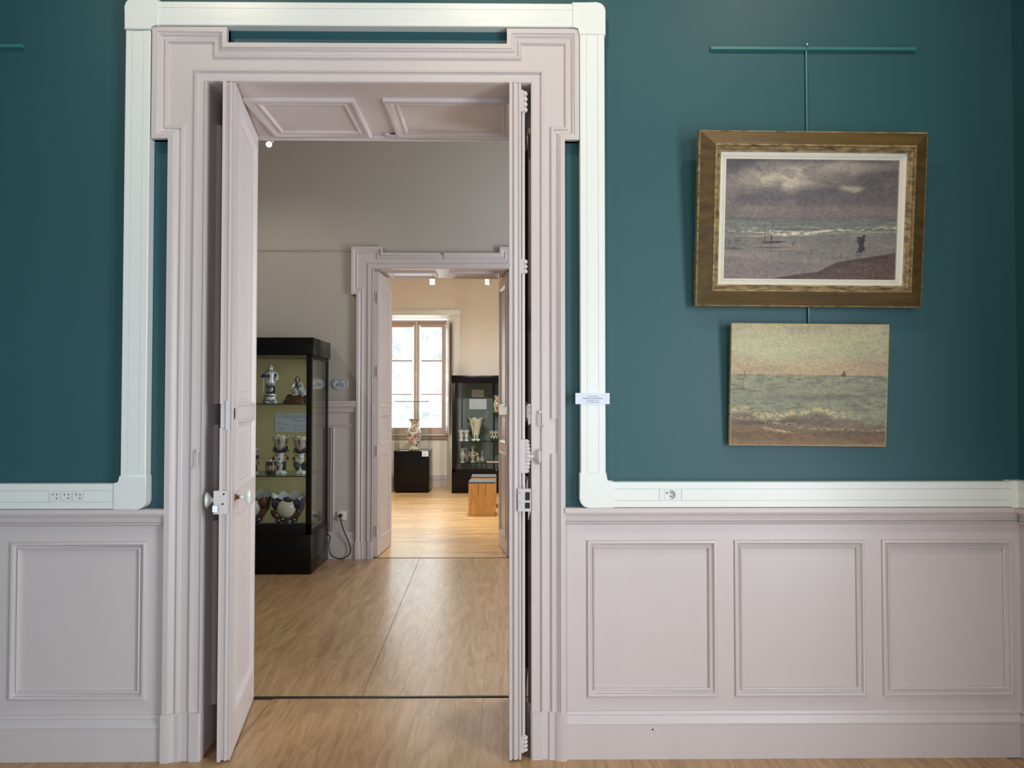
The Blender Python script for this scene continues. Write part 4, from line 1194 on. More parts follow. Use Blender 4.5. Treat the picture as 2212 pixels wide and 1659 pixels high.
for bm in mitred_sides(corners, FPROF, lf): obj('frame_rail', bm, ['frame_bronze', 'frame_worn'], fp, local=True)
for bm in mitred_sides(corners, LPROF, lf): obj('liner_rail', bm, ['frame_liner', 'frame_liner'], fp, local=True)
obj('backing_board', bbox(-FW / 2 + .02, FW / 2 - .02, -.004, .0, .02, FH - .02), 'tan_canvas', fp, local=True)
cv_ = canvas('canvas', storm_beach(380, 250), FW - .228, FH - .228, 0, 'oil_paint', fp)
cv_.location = (0, -.028, .114)
# unframed pale sea
CW, CH = .652, .505
rot = Matrix.Rotation(.068, 3, 'X') @ Matrix.Rotation(.005, 3, 'Y')
pc_x = (WX(1573, 3.168, 962) + WX(1915, 3.168, 964)) / 2
cp = thing('canvas_painting', (pc_x, 3.186, WZ(963, 3.168, 1740)), 'unframed small canvas of a pale green sea with surf, hung below the framed painting', 'painting', rot=rot)
bm = bbox(-CW / 2, CW / 2, -.021, 0, 0, CH, .003, 2)
for v in bm.verts:
    v.co.x += .0016 * math.sin(v.co.z * 40); v.co.z += .0016 * math.sin(v.co.x * 55)
obj('stretcher', bm, 'tan_canvas', cp, local=True)
cv2 = canvas('canvas', pale_sea(350, 270), CW - .004, CH - .004, 0, 'oil_rough', cp)
cv2.location = (0, -.0216, .002)
for k in range(10):
    bm = B(); blob(bm, (-CW / 2 - .0005, -.010, .03 + k * .05), (.0018, .0035, .0035), 6, 4); obj('tack', bm, 'iron', cp, local=True)
# ---------------------------------------------------------------- far window
WXc = -1.52
win = thing('window_4', (WXc, Y3B, .83), kind='structure'); win['label'] = 'bright casement window with frosted panes in the last room'
fz = fr_y(Y3B + .06)
x0, x1 = -2.045, -.995; z0, z1 = .83, WZ(692, Y3B, 900)
obj('window_frame', sweep(B(), rect_path(x0, z0, x1, z1), [(0, -.02), (0, .05), (.04, .05), (.045, .04), (.045, -.02)], fz, closed=True), 'paint_window_shaded', win)
cols = ((-1.956, -1.609), (WX(911, Y3B + .02), WX(954, Y3B + .02)))
rows_ = [(WZ(b, Y3B + .02, 930), WZ(a, Y3B + .02, 930)) for a, b in ((707, 778), (781, 851), (853, 924))]
for ci, (a, b) in enumerate(cols):
    sa, sb = (x0 + .04, WXc) if ci == 0 else (WXc, x1 - .04)
    s = obj('sash', sweep(B(), rect_path(sa, z0 + .075, sb, z1 - .04), [(0, -.01), (0, .03), (min(a - sa, sb - b) - .012, .03), (min(a - sa, sb - b), .02), (min(a - sa, sb - b), -.01)], fz, closed=True), 'paint_window_shaded', win)
    bm = slab(a - .03, rows_[2][0] - .08, b + .03, rows_[2][0], fz, -.009, .028); obj('sash_rail', bm, 'paint_window_shaded', win)
    bm = slab(a - .03, rows_[0][1], b + .03, rows_[0][1] + .03, fz, -.009, .028); obj('sash_rail', bm, 'paint_window_shaded', win)
    for i in range(2):
        obj('glazing_bar', slab(a - .01, rows_[i + 1][1], b + .01, rows_[i][0], fz, -.005, .026), 'paint_window_shaded', win)
    for r in rows_:
        obj('pane', slab(a - .004, r[0] - .004, b + .004, r[1] + .004, fz, .004, .0055), 'pane_frosted', win)
obj('meeting_stile', slab(WXc - .03, z0 + .075, WXc + .03, z1 - .045, fz, .029, .05), 'paint_window_shaded', win)
bm = B(); tube(bm, [(WXc, Y3B - .006, z0 + .1), (WXc, Y3B - .006, z1 - .06)], .011, 8)
for z in (z1 - .05, 2.30, 1.95, 1.50, 1.36): blob(bm, (WXc, Y3B - .008, z), (.018, .014, .03), 8, 6)
obj('espagnolette', bm, 'paint_metal', win)
obj('sill_board', sweep(B(), [(NX0 + .12, .905), (NX1 - .11, .905)], [(0, -.02), (0, .08), (.02, .09), (.03, .08), (.035, .06), (.07, .055), (.075, .03), (.08, -.02)], fr_y(Y3B)), 'paint_window_shaded', win)
# folded shutter
sh = thing('shutter', (-1.002, 13.36, .93), 'narrow inside shutter folded against the right of the far window', 'shutter', rot=Matrix.Rotation(math.atan2(-.34, .075), 3, 'Z'))
obj('shutter_leaf', bbox(0, .35, -.012, .012, 0, 1.92, .002), 'paint_trim', sh, local=True)
for a, b in ((.05, .55), (.62, .95), (1.02, 1.86)):
    bm = B(); sweep(bm, rect_path(.05, a, .30, b), [(0, 0), (0, .006), (.012, .006), (.018, 0)], lambda u, v, h: (u, -.012 - h, v), closed=True); obj('panel_moulding', bm, 'paint_trim', sh, local=True)
# trunking of the last room
tz0, tz1 = NZ + .003, WZ(669, Y3 - .03, 930)
tx0, tx1 = NX1 + .012, WX(994, Y3 - .03)
trunk_run('cable_trunking', 'cream painted trunking above the far window', NX0 - .1, tz0, tx0 - .01, tz1, Y=Y3, depth=.03)
trunk_run('cable_trunking', 'cream painted trunking right of the far window', tx0, .3, tx1, tz0 - .002, Y=Y3, horiz=False, depth=.03)
trunk_corner('trunking_corner', 'small rounded trunking corner above the far window', [(tx0 - .01, tz0), (tx1 + .003, tz0), (tx1 + .003, tz1 + .003), (tx0 - .01, tz1 + .003)], 2, .03, Y=Y3, depth=.033)

# ---------------------------------------------------------------- spotlights
def spotlight(name, label, head, aim, ceil, power, r=.035, L=.13, cone=70, blend=.6, col=(1, .92, .8), bulb='bulb', head_mat='plastic_white', soft=.03):
    head = Vector(head); aim = Vector(aim).normalized()
    t = thing(name, head, label, 'spotlight', 'ceiling spotlights')
    q = aim.to_track_quat('Z', 'Y').to_matrix().to_4x4(); M = Matrix.Translation(head) @ q
    bm = B(); lathe(bm, [(0, -L), (r * .8, -L), (r, -L + .01), (r, 0), (r * .9, 0), (r * .86, -.012), (0, -.014)], 20); bm.transform(M); obj('lamp_head', bm, head_mat, t)
    bm = B(); lathe(bm, [(0, -.006), (r * .86, -.006), (r * .86, -.003), (0, -.002)], 20); bm.transform(M); obj('lamp_lens', bm, bulb, t)
    top = head - aim * L * .6
    bm = B(); tube(bm, [top + Vector((.03, 0, 0)), top + Vector((.03, 0, .05))], .008, 8); tube(bm, [top + Vector((.0, 0, 0)), top + Vector((.034, 0, 0))], .007, 8)
    box(bm, top.x + .005, top.x + .055, top.y - .06, top.y + .06, top.z + .05, top.z + .08); tube(bm, [top + Vector((.03, 0, .08)), Vector((top.x + .03, top.y, ceil))], .006, 8)
    obj('lamp_bracket', bm, head_mat, t)
    d = bpy.data.lights.new('spot', 'SPOT'); d.energy = power; d.spot_size = math.radians(cone); d.spot_blend = blend; d.color = col; d.shadow_soft_size = soft
    o = bpy.data.objects.new('spot', d); COL.objects.link(o); o.parent = t
    o.location = aim * .012; o.rotation_euler = aim.to_track_quat('-Z', 'Y').to_euler()
    return t
WARM = (1.0, .975, .93)
# green room (above and behind the viewer)
LW = (1, .86, .64)
for sx, lab in ((-1.6, 'left'), (-.1, 'middle'), (1.4, 'right')):
    spotlight('ceiling_spotlight', '%s ceiling spotlight of the green room, above the viewer' % lab, (sx, 1.85, 4.0), ((.9 if sx < 0 else -.05), 1.35, -1.9), HC, 40 if sx < 1 else 36, cone=105, blend=.9, col=LW, soft=.028)
# middle room
hd = W(581, 312, 5.9)
spotlight('ceiling_spotlight', 'lit spotlight hanging in the middle room above the left display case', hd, (.25, -.75, -.6), HC, 18, r=.024, L=.09, cone=110, blend=.8, col=(1, .95, .86))
spotlight('ceiling_spotlight', 'ceiling spotlight of the middle room over the left display case', (-2.75, 5.4, 3.7), (.6, 1.2, -1.7), HC, 40, cone=95, blend=.7, col=(1, .92, .78))
# last room
for px, lab in ((934, 'left'), (1054, 'right')):
    p = W(px, 615, 10.2)
    spotlight('ceiling_spotlight', 'white cylinder spotlight in the last room, %s of the two above the far window' % lab, p, (0, .12, -1), HC, 190, r=.039, L=.10, cone=172, blend=1.0, col=WARM, bulb='bulb_soft', soft=.05)
spotlight('ceiling_spotlight', 'ceiling spotlight of the last room behind the door wall', (-1.0, 9.2, 3.6), (0.15, .5, -1), HC, 190, cone=172, blend=1.0, col=WARM, soft=.05)

# ---------------------------------------------------------------- display cases
def display_case(name, label, x0, x1, y0, y1, ztop, zhead, zbase, zglass, shelves, back, post=.045, group=None):
    t = thing(name, ((x0 + x1) / 2, (y0 + y1) / 2, 0), label, 'display case')
    obj('plinth', bbox(x0, x1, y0, y1, .004, zbase, .004), 'black_lacquer', t)
    obj('header', bbox(x0 - .012, x1 + .012, y0 - .012, y1, zhead, ztop, .004), 'black_lacquer', t)
    for xa in (x0 + .004, x1 - .004 - post):
        obj('post', bbox(xa, xa + post, y0 + .004, y0 + .004 + post * .8, zbase, zhead, .002), 'black_frame', t)
        obj('post', bbox(xa, xa + post, y1 - .06, y1 - .004, zbase, zhead, .002), 'black_frame', t)
    obj('bottom_rail', bbox(x0 + .004, x1 - .004, y0 + .004, y0 + .03, zbase, zglass, .002), 'black_frame', t)
    for xa in (x0 + .004, x1 - .004 - .02):
        obj('side_rail', bbox(xa, xa + .02, y0 + .03, y1 - .03, zbase, zbase + .03, .002), 'black_frame', t)
        obj('side_rail', bbox(xa, xa + .02, y0 + .03, y1 - .03, zhead - .03, zhead, .002), 'black_frame', t)
    obj('back_panel', bbox(x0 + .03, x1 - .03, y1 - .03, y1 - .01, zbase, zhead), back, t)
    obj('deck', bbox(x0 + .03, x1 - .03, y0 + .03, y1 - .03, zbase - .06 + .06, zbase + .006), 'black_frame' , t)
    obj('glass_front', bbox(x0 + .03, x1 - .03, y0 + .010, y0 + .015, zglass - .01, zhead), 'glass_clear', t)
    for xa in (x0 + .010, x1 - .015):
        obj('glass_side', bbox(xa, xa + .005, y0 + .03, y1 - .05, zbase + .02, zhead - .02), 'glass_clear', t)
    for z in shelves:
        s = obj('glass_shelf', bbox(x0 + .04, x1 - .04, y0 + .05, y1 - .035, z - .008, z), 'glass_shelf', t)
        e = obj('shelf_edge', bbox(x0 + .04, x1 - .04, y0 + .048, y0 + .050, z - .008, z), 'black_frame', s)
    return t
VY0, VY1 = 6.563, 7.20
vx1 = WX(673, VY0, 1000); vx0 = -2.85
zg = WZ(1132, VY0, 620); zb1 = WZ(1147, VY0, 620); zh1 = WZ(767, VY0, 620); zt1v = WZ(729, VY0, 620)
sh1 = WZ(872, VY0 + .05, 620); sh2 = WZ(1028, VY0 + .05, 620)
display_case('display_case', 'tall black glass display case of ornate porcelain in the middle room', vx0, vx1, VY0, VY1, zt1v, zh1, zb1 - .03, zg, (sh1, sh2), 'linen')
DK1 = zb1 - .03 + .006
V2Y0, V2Y1 = 12.40, 12.86
ux0 = WX(976, V2Y0); ux1 = .20
u_t, u_h, u_b, u_g = WZ(811, V2Y0, 1030), WZ(827, V2Y0, 1030), WZ(1020, V2Y0, 1030), WZ(1013, V2Y0, 1030)
us1, us2 = WZ(953, V2Y0 + .1, 1030), WZ(1000, V2Y0 + .1, 1030)
case2 = display_case('display_case', 'black glass display case with grey back beside the far window', ux0, ux1, V2Y0, V2Y1, u_t, u_h, u_b, u_g, (us1, us2), 'grey_back', post=.05)
for px in (998, 1067):
    u = WX(px, V2Y1 - .04); obj('shelf_upright', bbox(u - .012, u + .012, V2Y1 - .05, V2Y1 - .031, u_b, u_h), 'black_frame', case2)
p = W(1072.4, 1015.5, V2Y0); bm = B(); lathe(bm, [(0, -.02), (.012, -.018), (.012, 0)], 10, (p.x, V2Y0 + .004, p.z), axis='Y'); obj('lock', bm, 'steel', case2)
pb = W(1071, 890, V2Y1 - .2); us3 = pb.z
obj('bracket_shelf', bbox(WX(1059, V2Y1 - .2), WX(1059, V2Y1 - .2) + .22, V2Y1 - .26, V2Y1 - .035, us3 - .008, us3), 'glass_shelf', case2)
obj('shelf_edge', bbox(WX(1059, V2Y1 - .2), WX(1059, V2Y1 - .2) + .22, V2Y1 - .263, V2Y1 - .26, us3 - .008, us3), 'gold', case2)

# printed sheets
def sheet(name, label, px0, py0, px1, py1, Y, lines, m='paper', tilt=0.0, cols=None):
    a, b = W(px0, py1, Y), W(px1, py0, Y)
    t = thing(name, ((a.x + b.x) / 2, Y, a.z), label, 'notice', rot=Matrix.Rotation(tilt, 3, 'Y') if tilt else None)
    w, h = b.x - a.x, b.z - a.z
    obj('sheet', bbox(-w / 2, w / 2, -.002, 0, 0, h), m, t, local=True)
    bm = B(); rnd = random.Random(int(px0))
    for (v, u0, u1) in lines:
        u = u0
        while u < u1 - .01:
            l = min(.02 + .07 * rnd.random(), u1 - u)
            box(bm, -w / 2 + u * w, -w / 2 + (u + l) * w, -.0026, -.0018, h * v - h * .011, h * v + h * .011); u += l + .012
    obj('printed_text', bm, 'ink_grey', t, local=True)
    return t
sheet('information_sheet', 'pale printed sheet on the back of the left display case', 594, 893, 668, 933, VY1 - .031,
      [(.92, .12, .95), (.85, .10, .97), (.79, .10, .92), (.73, .3, .7), (.62, .5, .95), (.56, .55, .8), (.48, .05, .2), (.43, .05, .36), (.37, .3, .45), (.34, .52, .95), (.27, .55, .8), (.2, .1, .35), (.14, .12, .3), (.12, .55, .95)])
sheet('information_sheet', 'upper printed sheet on the grey back of the far display case', 1019, 842, 1045, 858, V2Y1 - .031, [(.8, .1, .9), (.7, .1, .85), (.6, .15, .9), (.45, .2, .85), (.35, .15, .9), (.25, .3, .7)])
sheet('information_sheet', 'lower printed sheet on the grey back of the far display case', 1014, 862, 1051, 884, V2Y1 - .031, [(.88, .6, .9), (.7, .1, .3), (.64, .08, .32), (.6, .58, .92), (.45, .05, .5), (.42, .65, .85), (.25, .06, .25), (.2, .3, .5), (.26, .55, .8), (.1, .06, .25)])
sheet('small_card', 'small card hanging askew below the sheets in the far display case', 1046, 887, 1053, 902, V2Y1 - .031, [(.6, .2, .8), (.4, .3, .7)], tilt=.25, m='ink_grey')

# ---------------------------------------------------------------- porcelain
def dense(p, n=4):
    out = []
    for i in range(len(p) - 1):
        for k in range(n): f = k / n; out.append((p[i][0] * (1 - f) + p[i + 1][0] * f, p[i][1] * (1 - f) + p[i + 1][1] * f))
    return out + [p[-1]]
def jitter_col(base, others, p):
    return random.choice(others) if random.random() < p else base
def spot_pattern(spots, ground):
    """ground colour with round painted motifs: spots = [(centre, radius, colour), ...]"""
    def fn(co):
        c = ground(co) if callable(ground) else ground
        for ctr, r, col in spots:
            if (co - Vector(ctr)).length < r: c = col
        return c
    return fn
def flower(bm, c, r, n=8, nrm=(0, -1, 0)):
    c = Vector(c); nrm = Vector(nrm).normalized()
    a = nrm.cross(Vector((0, 0, 1))).normalized(); b = nrm.cross(a)
    for k in range(n):
        th = 2 * PI * k / n
        leaf(bm, c, c + (a * math.cos(th) + b * math.sin(th)) * r + nrm * r * .15, r * .55, r * .12, r * .1, nrm, 4)
    return bm
def scallop(n, amt, dz, start=.75):
    return lambda th, t: (1 + amt * math.cos(n * th) * max(0, (t - start) / (1 - start)), dz * math.cos(n * th) * max(0, (t - start) / (1 - start)))

def petal_vase(loc, label, H=.345, lobes=6, front='flower', group='petal-rimmed vases on the middle shelf'):
    """tulip vase: scalloped cup, blue collar leaves, stem with buds, green leaves and flower, lobed foot"""
    t = thing('petal_vase', loc, label, 'vase', group)
    k = H / .345
    bm = B(); lathe(bm, [(r * k, z * k) for r, z in dense(((.036, .200), (.044, .212), (.050, .228), (.054, .245), (.058, .262), (.062, .28), (.067, .298), (.072, .314), (.077, .326), (.074, .327), (.068, .312), (.060, .285), (.050, .25), (.030, .22)), 3)], 96, wob=lambda th, s: (1 + .035 * abs(math.cos(lobes * th / 2)) + .05 * math.cos(lobes * th) * math.exp(-((s - .62) / .2) ** 2), .022 * k * (abs(math.cos(lobes * th / 2)) - .3) * math.exp(-((s - .62) / .16) ** 2)), cap=False)
    o = obj('cup', bm, 'painted_porcelain', t, local=True)
    def cup_col(co):
        th = math.atan2(co.y, co.x); r = math.hypot(co.x, co.y); s = (th / (2 * PI) * lobes + .5) % 1.0
        if min(s, 1 - s) < .05 + .10 * max(0, (co.z - .26 * k) / (.06 * k)): return (34, 26, 36) if co.z < .305 * k else (190, 160, 96)
        if co.z > .305 * k: return (210, 208, 200)
        h = (math.sin(th * 23 + co.z * 150) * math.sin(th * 13 - co.z * 330))
        if h > .55: return (150, 34, 44)
        if h < -.6: return (60, 84, 70)
        return (200, 196, 184)
    colour_verts(o, cup_col)
    bm = B()
    for i in range(8):
        th = 2 * PI * i / 8 + .2; d = Vector((math.cos(th), math.sin(th), 0))
        leaf(bm, d * .020 * k + Vector((0, 0, .190 * k)), d * .074 * k + Vector((0, 0, (.208 + .034 * (i % 2)) * k)), .062 * k, .008 * k, .014 * k, (d * .5 + Vector((0, 0, -1))))
    obj('collar_leaf', bm, 'blue_glaze', t, local=True)
    bm = B()
    for i in range(6):
        th = 2 * PI * i / 6; d = Vector((math.cos(th), math.sin(th), 0)); blob(bm, d * .048 * k + Vector((0, 0, .190 * k)), (.013 * k, .013 * k, .006 * k), 8, 5)
    obj('gilt_edge', bm, 'gold', t, local=True)
    bm = B(); lathe(bm, [(r * k, z * k) for r, z in ((.052, 0), (.054, .008), (.044, .018), (.028, .03), (.024, .06), (.026, .11), (.030, .16), (.034, .20), (.022, .215))], 28, wob=lambda th, s: (1 + (.10 * math.cos(6 * th) if s < .35 else 0), 0))
    o = obj('stem', bm, 'white_glaze', t, local=True)
    bm = B()
    for sx in (-1, 1):
        leaf(bm, (sx * .012 * k, -.018 * k, .03 * k), (sx * .058 * k, -.020 * k, .115 * k), .05 * k, .006 * k, .01, (0, -1, .2))
        leaf(bm, (sx * .02 * k, -.004 * k, .02 * k), (sx * .050 * k, .0, .08 * k), .04 * k, .006 * k, .006, (0, -1, 0))
    obj('green_leaf', bm, 'green_glaze', t, local=True)
    for sx in (-1, 1):
        bm = B(); tube(bm, [(sx * .022 * k, 0, .16 * k), (sx * .05 * k, -.004, .165 * k), (sx * .062 * k, -.006, .145 * k)], .004 * k, 6); blob(bm, (sx * .063 * k, -.006, .132 * k), (.014 * k, .012 * k, .018 * k), 8, 6)
        obj('bud', bm, 'red_glaze', t, local=True)
    if front == 'flower':
        fl = obj('flower', flower(B(), (-.002, -.034 * k, .130 * k), .023 * k, 9), 'white_glaze', t, local=True)
        bm = B(); blob(bm, (-.002, -.040 * k, .130 * k), (.008 * k, .005 * k, .008 * k), 8, 5); obj('flower_heart', bm, 'dark_glaze', fl, local=True)
        obj('white_leaf', leaf(B(), (.002, -.030 * k, .018 * k), (.022 * k, -.034 * k, .088 * k), .03 * k, .004, .004), 'white_glaze', t, local=True)
    else:
        for dx, dz in ((-.02, .12), (.006, .135), (.004, .10)):
            fl = obj('flower', flower(B(), (dx * k, -.036 * k, dz * k), .018 * k, 7), 'white_glaze', t, local=True)
            bm = B(); blob(bm, (dx * k, -.041 * k, dz * k), (.006 * k, .004 * k, .006 * k), 8, 5); obj('flower_heart', bm, 'gold', fl, local=True)
        bm = B()
        for i in range(5): leaf(bm, ((-.03 + .015 * i) * k, -.02 * k, .085 * k), ((-.05 + .026 * i) * k, -.045 * k, .075 * k), .03 * k, .005, .005, (0, -.6, 1))
        obj('collar_leaf', bm, 'blue_glaze', t, local=True)
    return t
MY = 6.86
def on(px, py, Y, z): p = W(px, py, Y); return Vector((p.x, Y, z))
petal_vase(on(606, 1000, MY, sh2), 'tall porcelain vase with petal rim and single daisy, beside the small barrel', .345)
petal_vase(on(650, 1000, MY, sh2), 'tall porcelain vase with petal rim and flower cluster, at the right of the middle shelf', .335, front='cluster')
petal_vase(on(548, 1000, MY, sh2), 'shorter porcelain petal vase half hidden behind the left door leaf', .235)
# barrel pot
bl = on(585, 1000, 6.74, sh2)
t = thing('barrel_pot', bl, 'small dark blue porcelain barrel with a gilt middle band', 'pot')
bm = B(); lathe(bm, dense([(.038, 0), (.041, .004), (.047, .04), (.048, .058), (.047, .078), (.041, .112), (.038, .116)], 8), 64); o = obj('barrel', bm, 'painted_porcelain', t, local=True)
colour_verts(o, lambda c: (24, 30, 44) if (c.z < .036 or c.z > .082) else ((176, 140, 92) if math.sin(math.atan2(c.y, c.x) * 12) > -.2 else (110, 70, 44)))
bm = B(); lathe(bm, [(.0, .115), (.037, .115), (.036, .119), (.012, .121), (.009, .128), (.012, .134), (0, .137)], 20); obj('lid', bm, 'white_glaze', t, local=True)

def heart_vase(loc, label, H=.34, medal='cream_glaze', body='blue_glaze', s=1.0):
    """broad scalloped jardiniere with an oval medallion, leaf scrolls and applied flowers"""
    t = thing('scalloped_vase', loc, label, 'vase', 'broad scalloped vases at the bottom of the left display case')
    k = H / .34
    bm = B(); lathe(bm, [(r * k, z * k) for r, z in ((.06, 0), (.065, .012), (.045, .03), (.05, .06), (.095, .11), (.128, .17), (.140, .23), (.148, .27), (.152, .285), (.144, .28), (.13, .22), (.10, .14), (.02, .12))], 56,
                    wob=lambda th, q: (1 + .03 * math.cos(9 * th) * (q > .4), (.016 * math.cos(9 * th) + .022 * math.sin(th)) * k * math.exp(-((q - .66) / .16) ** 2)), cap=False)
    for v in bm.verts: v.co.y *= .62
    o = obj('body', bm, 'painted_porcelain', t, local=True)
    bodyc = (24, 26, 66) if body == 'blue_glaze' else (84, 62, 36)
    colour_verts(o, lambda c: (196, 198, 196) if (c.z > .275 * k or (c.y > 0 and c.z > .16 * k)) else bodyc)
    bm = B(); blob(bm, (.0, -.072 * k, .185 * k), (.086 * k, .034 * k, .084 * k), 28, 18); md = obj('medallion', bm, medal, t, local=True)
    bm = B()
    for i in range(9):
        a = PI * (1.05 + .9 * i / 8); blob(bm, (.100 * k * math.cos(a), -.086 * k, (.180 + .094 * math.sin(a)) * k), (.020 * k, .012 * k, .013 * k), 8, 6, .3)
    for sx in (-1, 1): leaf(bm, (sx * .06 * k, -.085 * k, .10 * k), (sx * .135 * k, -.075 * k, .17 * k), .05 * k, .008, .012, (0, -1, 0))
    obj('gilt_scroll', bm, 'gold_brown', t, local=True)
    bm = B()
    for sx in (-1, 1):
        leaf(bm, (sx * .07 * k, -.07 * k, .17 * k), (sx * .115 * k, -.085 * k, .275 * k), .07 * k, .01, .012, (0, -1, 0))
    leaf(bm, (.005, -.088 * k, .235 * k), (.02, -.09 * k, .285 * k), .08 * k, .008, .006)
    obj('blue_leaf', bm, body, t, local=True)
    for i, (dx, dz, r, m) in enumerate(((-.06, .085, .036, 'dark_glaze'), (-.025, .095, .022, 'dark_glaze'), (.034, .055, .042, 'blue_glaze'), (.075, .09, .032, 'blue_glaze'), (.035, .088, .022, 'cream_glaze'), (.0, .085, .03, 'dark_glaze'), (-.03, .05, .032, 'green_glaze'))):
        fl = obj('flower', flower(B(), (dx * k, -.085 * k, dz * k), r * k, 8, (dx * 2, -1, .2)), m, t, local=True)
        bm = B(); blob(bm, (dx * k, -.092 * k, dz * k), (.007 * k, .005 * k, .007 * k), 8, 5); obj('flower_heart', bm, 'white_glaze', fl, local=True)
    bm = B()
    for sx in (-1, 1): leaf(bm, (sx * .03 * k, -.06 * k, .045 * k), (sx * .07 * k, -.078 * k, .0), .04 * k, .006, .004)
    obj('foot_leaf', bm, 'white_glaze', t, local=True)
    return t
heart_vase(on(624, 1100, 6.84, DK1), 'broad blue scalloped vase with a cream oval medallion, at the right', .345)
heart_vase(on(548, 1100, 6.84, DK1), 'broad gilt brown scalloped vase half hidden behind the left door leaf', .36, 'white_glaze', 'gold_brown')

# robed figurine on a scrolled base
fl_ = on(584, 860, 6.86, sh1)
t = thing('robed_figurine', fl_, 'white and dark blue porcelain figurine with crosses on its tunic, top shelf', 'figurine')
bm = B(); lathe(bm, [(.060, 0), (.066, .01), (.058, .022), (.048, .04), (.046, .06), (.052, .075), (.050, .086), (.030, .090), (0, .091)], 32, wob=lambda th, q: (1 + .10 * math.cos(4 * th + .6) * (q < .5), 0))
obj('base', bm, 'white_glaze', t, local=True)
bm = B()
for dx in (-.034, .008, .044):
    pts = [(dx + .012 * math.cos(a), -.058 - .004, .018 + .012 * math.sin(a)) for a in np.linspace(.4, 5.6, 10)]; tube(bm, pts, .005, 6)
tube(bm, [(-.040, -.045, .070), (-.02, -.052, .064), (.002, -.054, .076), (.02, -.052, .064), (.044, -.042, .070)], .005, 6)
tube(bm, [(-.04, -.04, .05), (-.045, -.044, .04), (-.036, -.05, .034)], .005, 6)
obj('scroll', bm, 'blue_glaze', t, local=True)
bm = B(); lathe(bm, [(.036, .088), (.040, .10), (.042, .13), (.041, .152), (.036, .16)], 24); o = obj('trousers', bm, 'painted_porcelain', t, local=True)
colour_verts(o, lambda c: (30, 34, 44) if (abs(c.x) > .026 or abs(c.x + .002) < .005 or c.z > .146) else (150, 152, 150))
bm = B()
for sx in (-1, 1): blob(bm, (sx * .018, -.034, .097), (.013, .022, .009), 10, 6)
obj('shoe', bm, 'dark_glaze', t, local=True)
bm = B(); lathe(bm, [(.036, .155), (.042, .16), (.043, .185)], 36, wob=lambda th, q: (1 + .05 * math.cos(22 * th), 0), cap=False); o = obj('pleated_hem', bm, 'painted_porcelain', t, local=True)
colour_verts(o, lambda c: (30, 34, 46) if math.cos(22 * math.atan2(c.y, c.x)) < 0 else (190, 194, 194))
bm = B(); lathe(bm, [(.043, .178), (.042, .20), (.043, .235), (.048, .262), (.042, .282), (.026, .292), (.016, .296)], 24); tn = obj('tunic', bm, 'white_glaze', t, local=True)
bm = B(); box(bm, -.004, .004, -.050, -.044, .215, .262); box(bm, -.016, .014, -.050, -.044, .240, .248); obj('cross', bm, 'blue_glaze', tn, local=True)
bm = B(); box(bm, .052, .058, -.034, -.028, .225, .268); box(bm, .042, .066, -.034, -.028, .248, .254); obj('cross', bm, 'blue_glaze', tn, local=True)
bm = B(); tube(bm, [(.036, 0, .275), (.054, -.008, .25), (.058, -.014, .222), (.050, -.022, .205)], [.016, .020, .022, .010], 10); obj('sleeve', bm, 'white_glaze', t, local=True)
bm = B(); tube(bm, [(-.036, 0, .272), (-.052, -.012, .255), (-.060, -.030, .235)], [.016, .019, .018], 10); obj('sleeve', bm, 'white_glaze', t, local=True)
bm = B(); leaf(bm, (-.020, -.046, .240), (-.078, -.040, .240), .034, .008, .012, (0, -1, .4)); obj('dark_cuff', bm, 'blue_glaze', t, local=True)
bm = B(); lathe(bm, [(.018, .290), (.024, .305), (.025, .32), (.018, .336), (.006, .352), (0, .356)], 20); obj('hood', bm, 'white_glaze', t, local=True)
bm = B(); blob(bm, (0, -.012, .313), (.016, .017, .020), 14, 10); blob(bm, (0, -.030, .311), (.003, .004, .005), 8, 5); fc2 = obj('face', bm, 'cream_glaze', t, local=True)
bm = B(); blob(bm, (-.006, -.0275, .317), .0022, 6, 4); blob(bm, (.006, -.0275, .317), .0022, 6, 4); obj('eyes', bm, 'dark_glaze', fc2, local=True)
bm = B(); tube(bm, [(-.020, -.018, .294), (0, -.028, .288), (.022, -.018, .295)], .0028, 6); obj('collar', bm, 'dark_glaze', t, local=True)
bm = B(); tube(bm, [(-.050, -.030, .228), (-.054, -.034, .15), (-.050, -.034, .09)], .004, 6); obj('staff', bm, 'cream_glaze', t, local=True)

# seated lady on a gilt rockwork base
sl = on(643, 860, 6.88, sh1)
t = thing('seated_figurine', sl, 'porcelain figurine of a seated lady in a white dress on gilt rockwork, top shelf', 'figurine')
bm = B(); rnd = random.Random(4); random.seed(11)
for i in range(120):
    a = rnd.random() * 2 * PI; z = rnd.random()
    R = .108 * (1 - .22 * z) * (.9 + .2 * rnd.random()); q = .008 + .010 * rnd.random(); blob(bm, (R * math.cos(a), .75 * R * math.sin(a), .010 + .062 * z), (q * 1.1, q, q), 6, 5, .6)
lathe(bm, [(.098, 0), (.092, .03), (.076, .07), (0, .075)], 18)
for v in bm.verts:
    v.co.y *= .8
obj('rockwork', bm, 'gold_brown', t, local=True)
bm = B(); blob(bm, (0, .0, .088), (.05, .035, .032), 14, 9); obj('cushion', bm, 'dark_glaze', t, local=True)
bm = B()
rows_b = [((0, 0, .10), (.046, .034)), ((.006, -.008, .115), (.044, .036)), ((.002, -.004, .13), (.030, .024)), ((-.002, 0, .15), (.019, .015)), ((-.002, 0, .17), (.024, .017)), ((-.002, 0, .188), (.026, .015)), ((-.002, 0, .197), (.012, .010)), ((-.002, -.001, .205), (.009, .009))]
prev = None
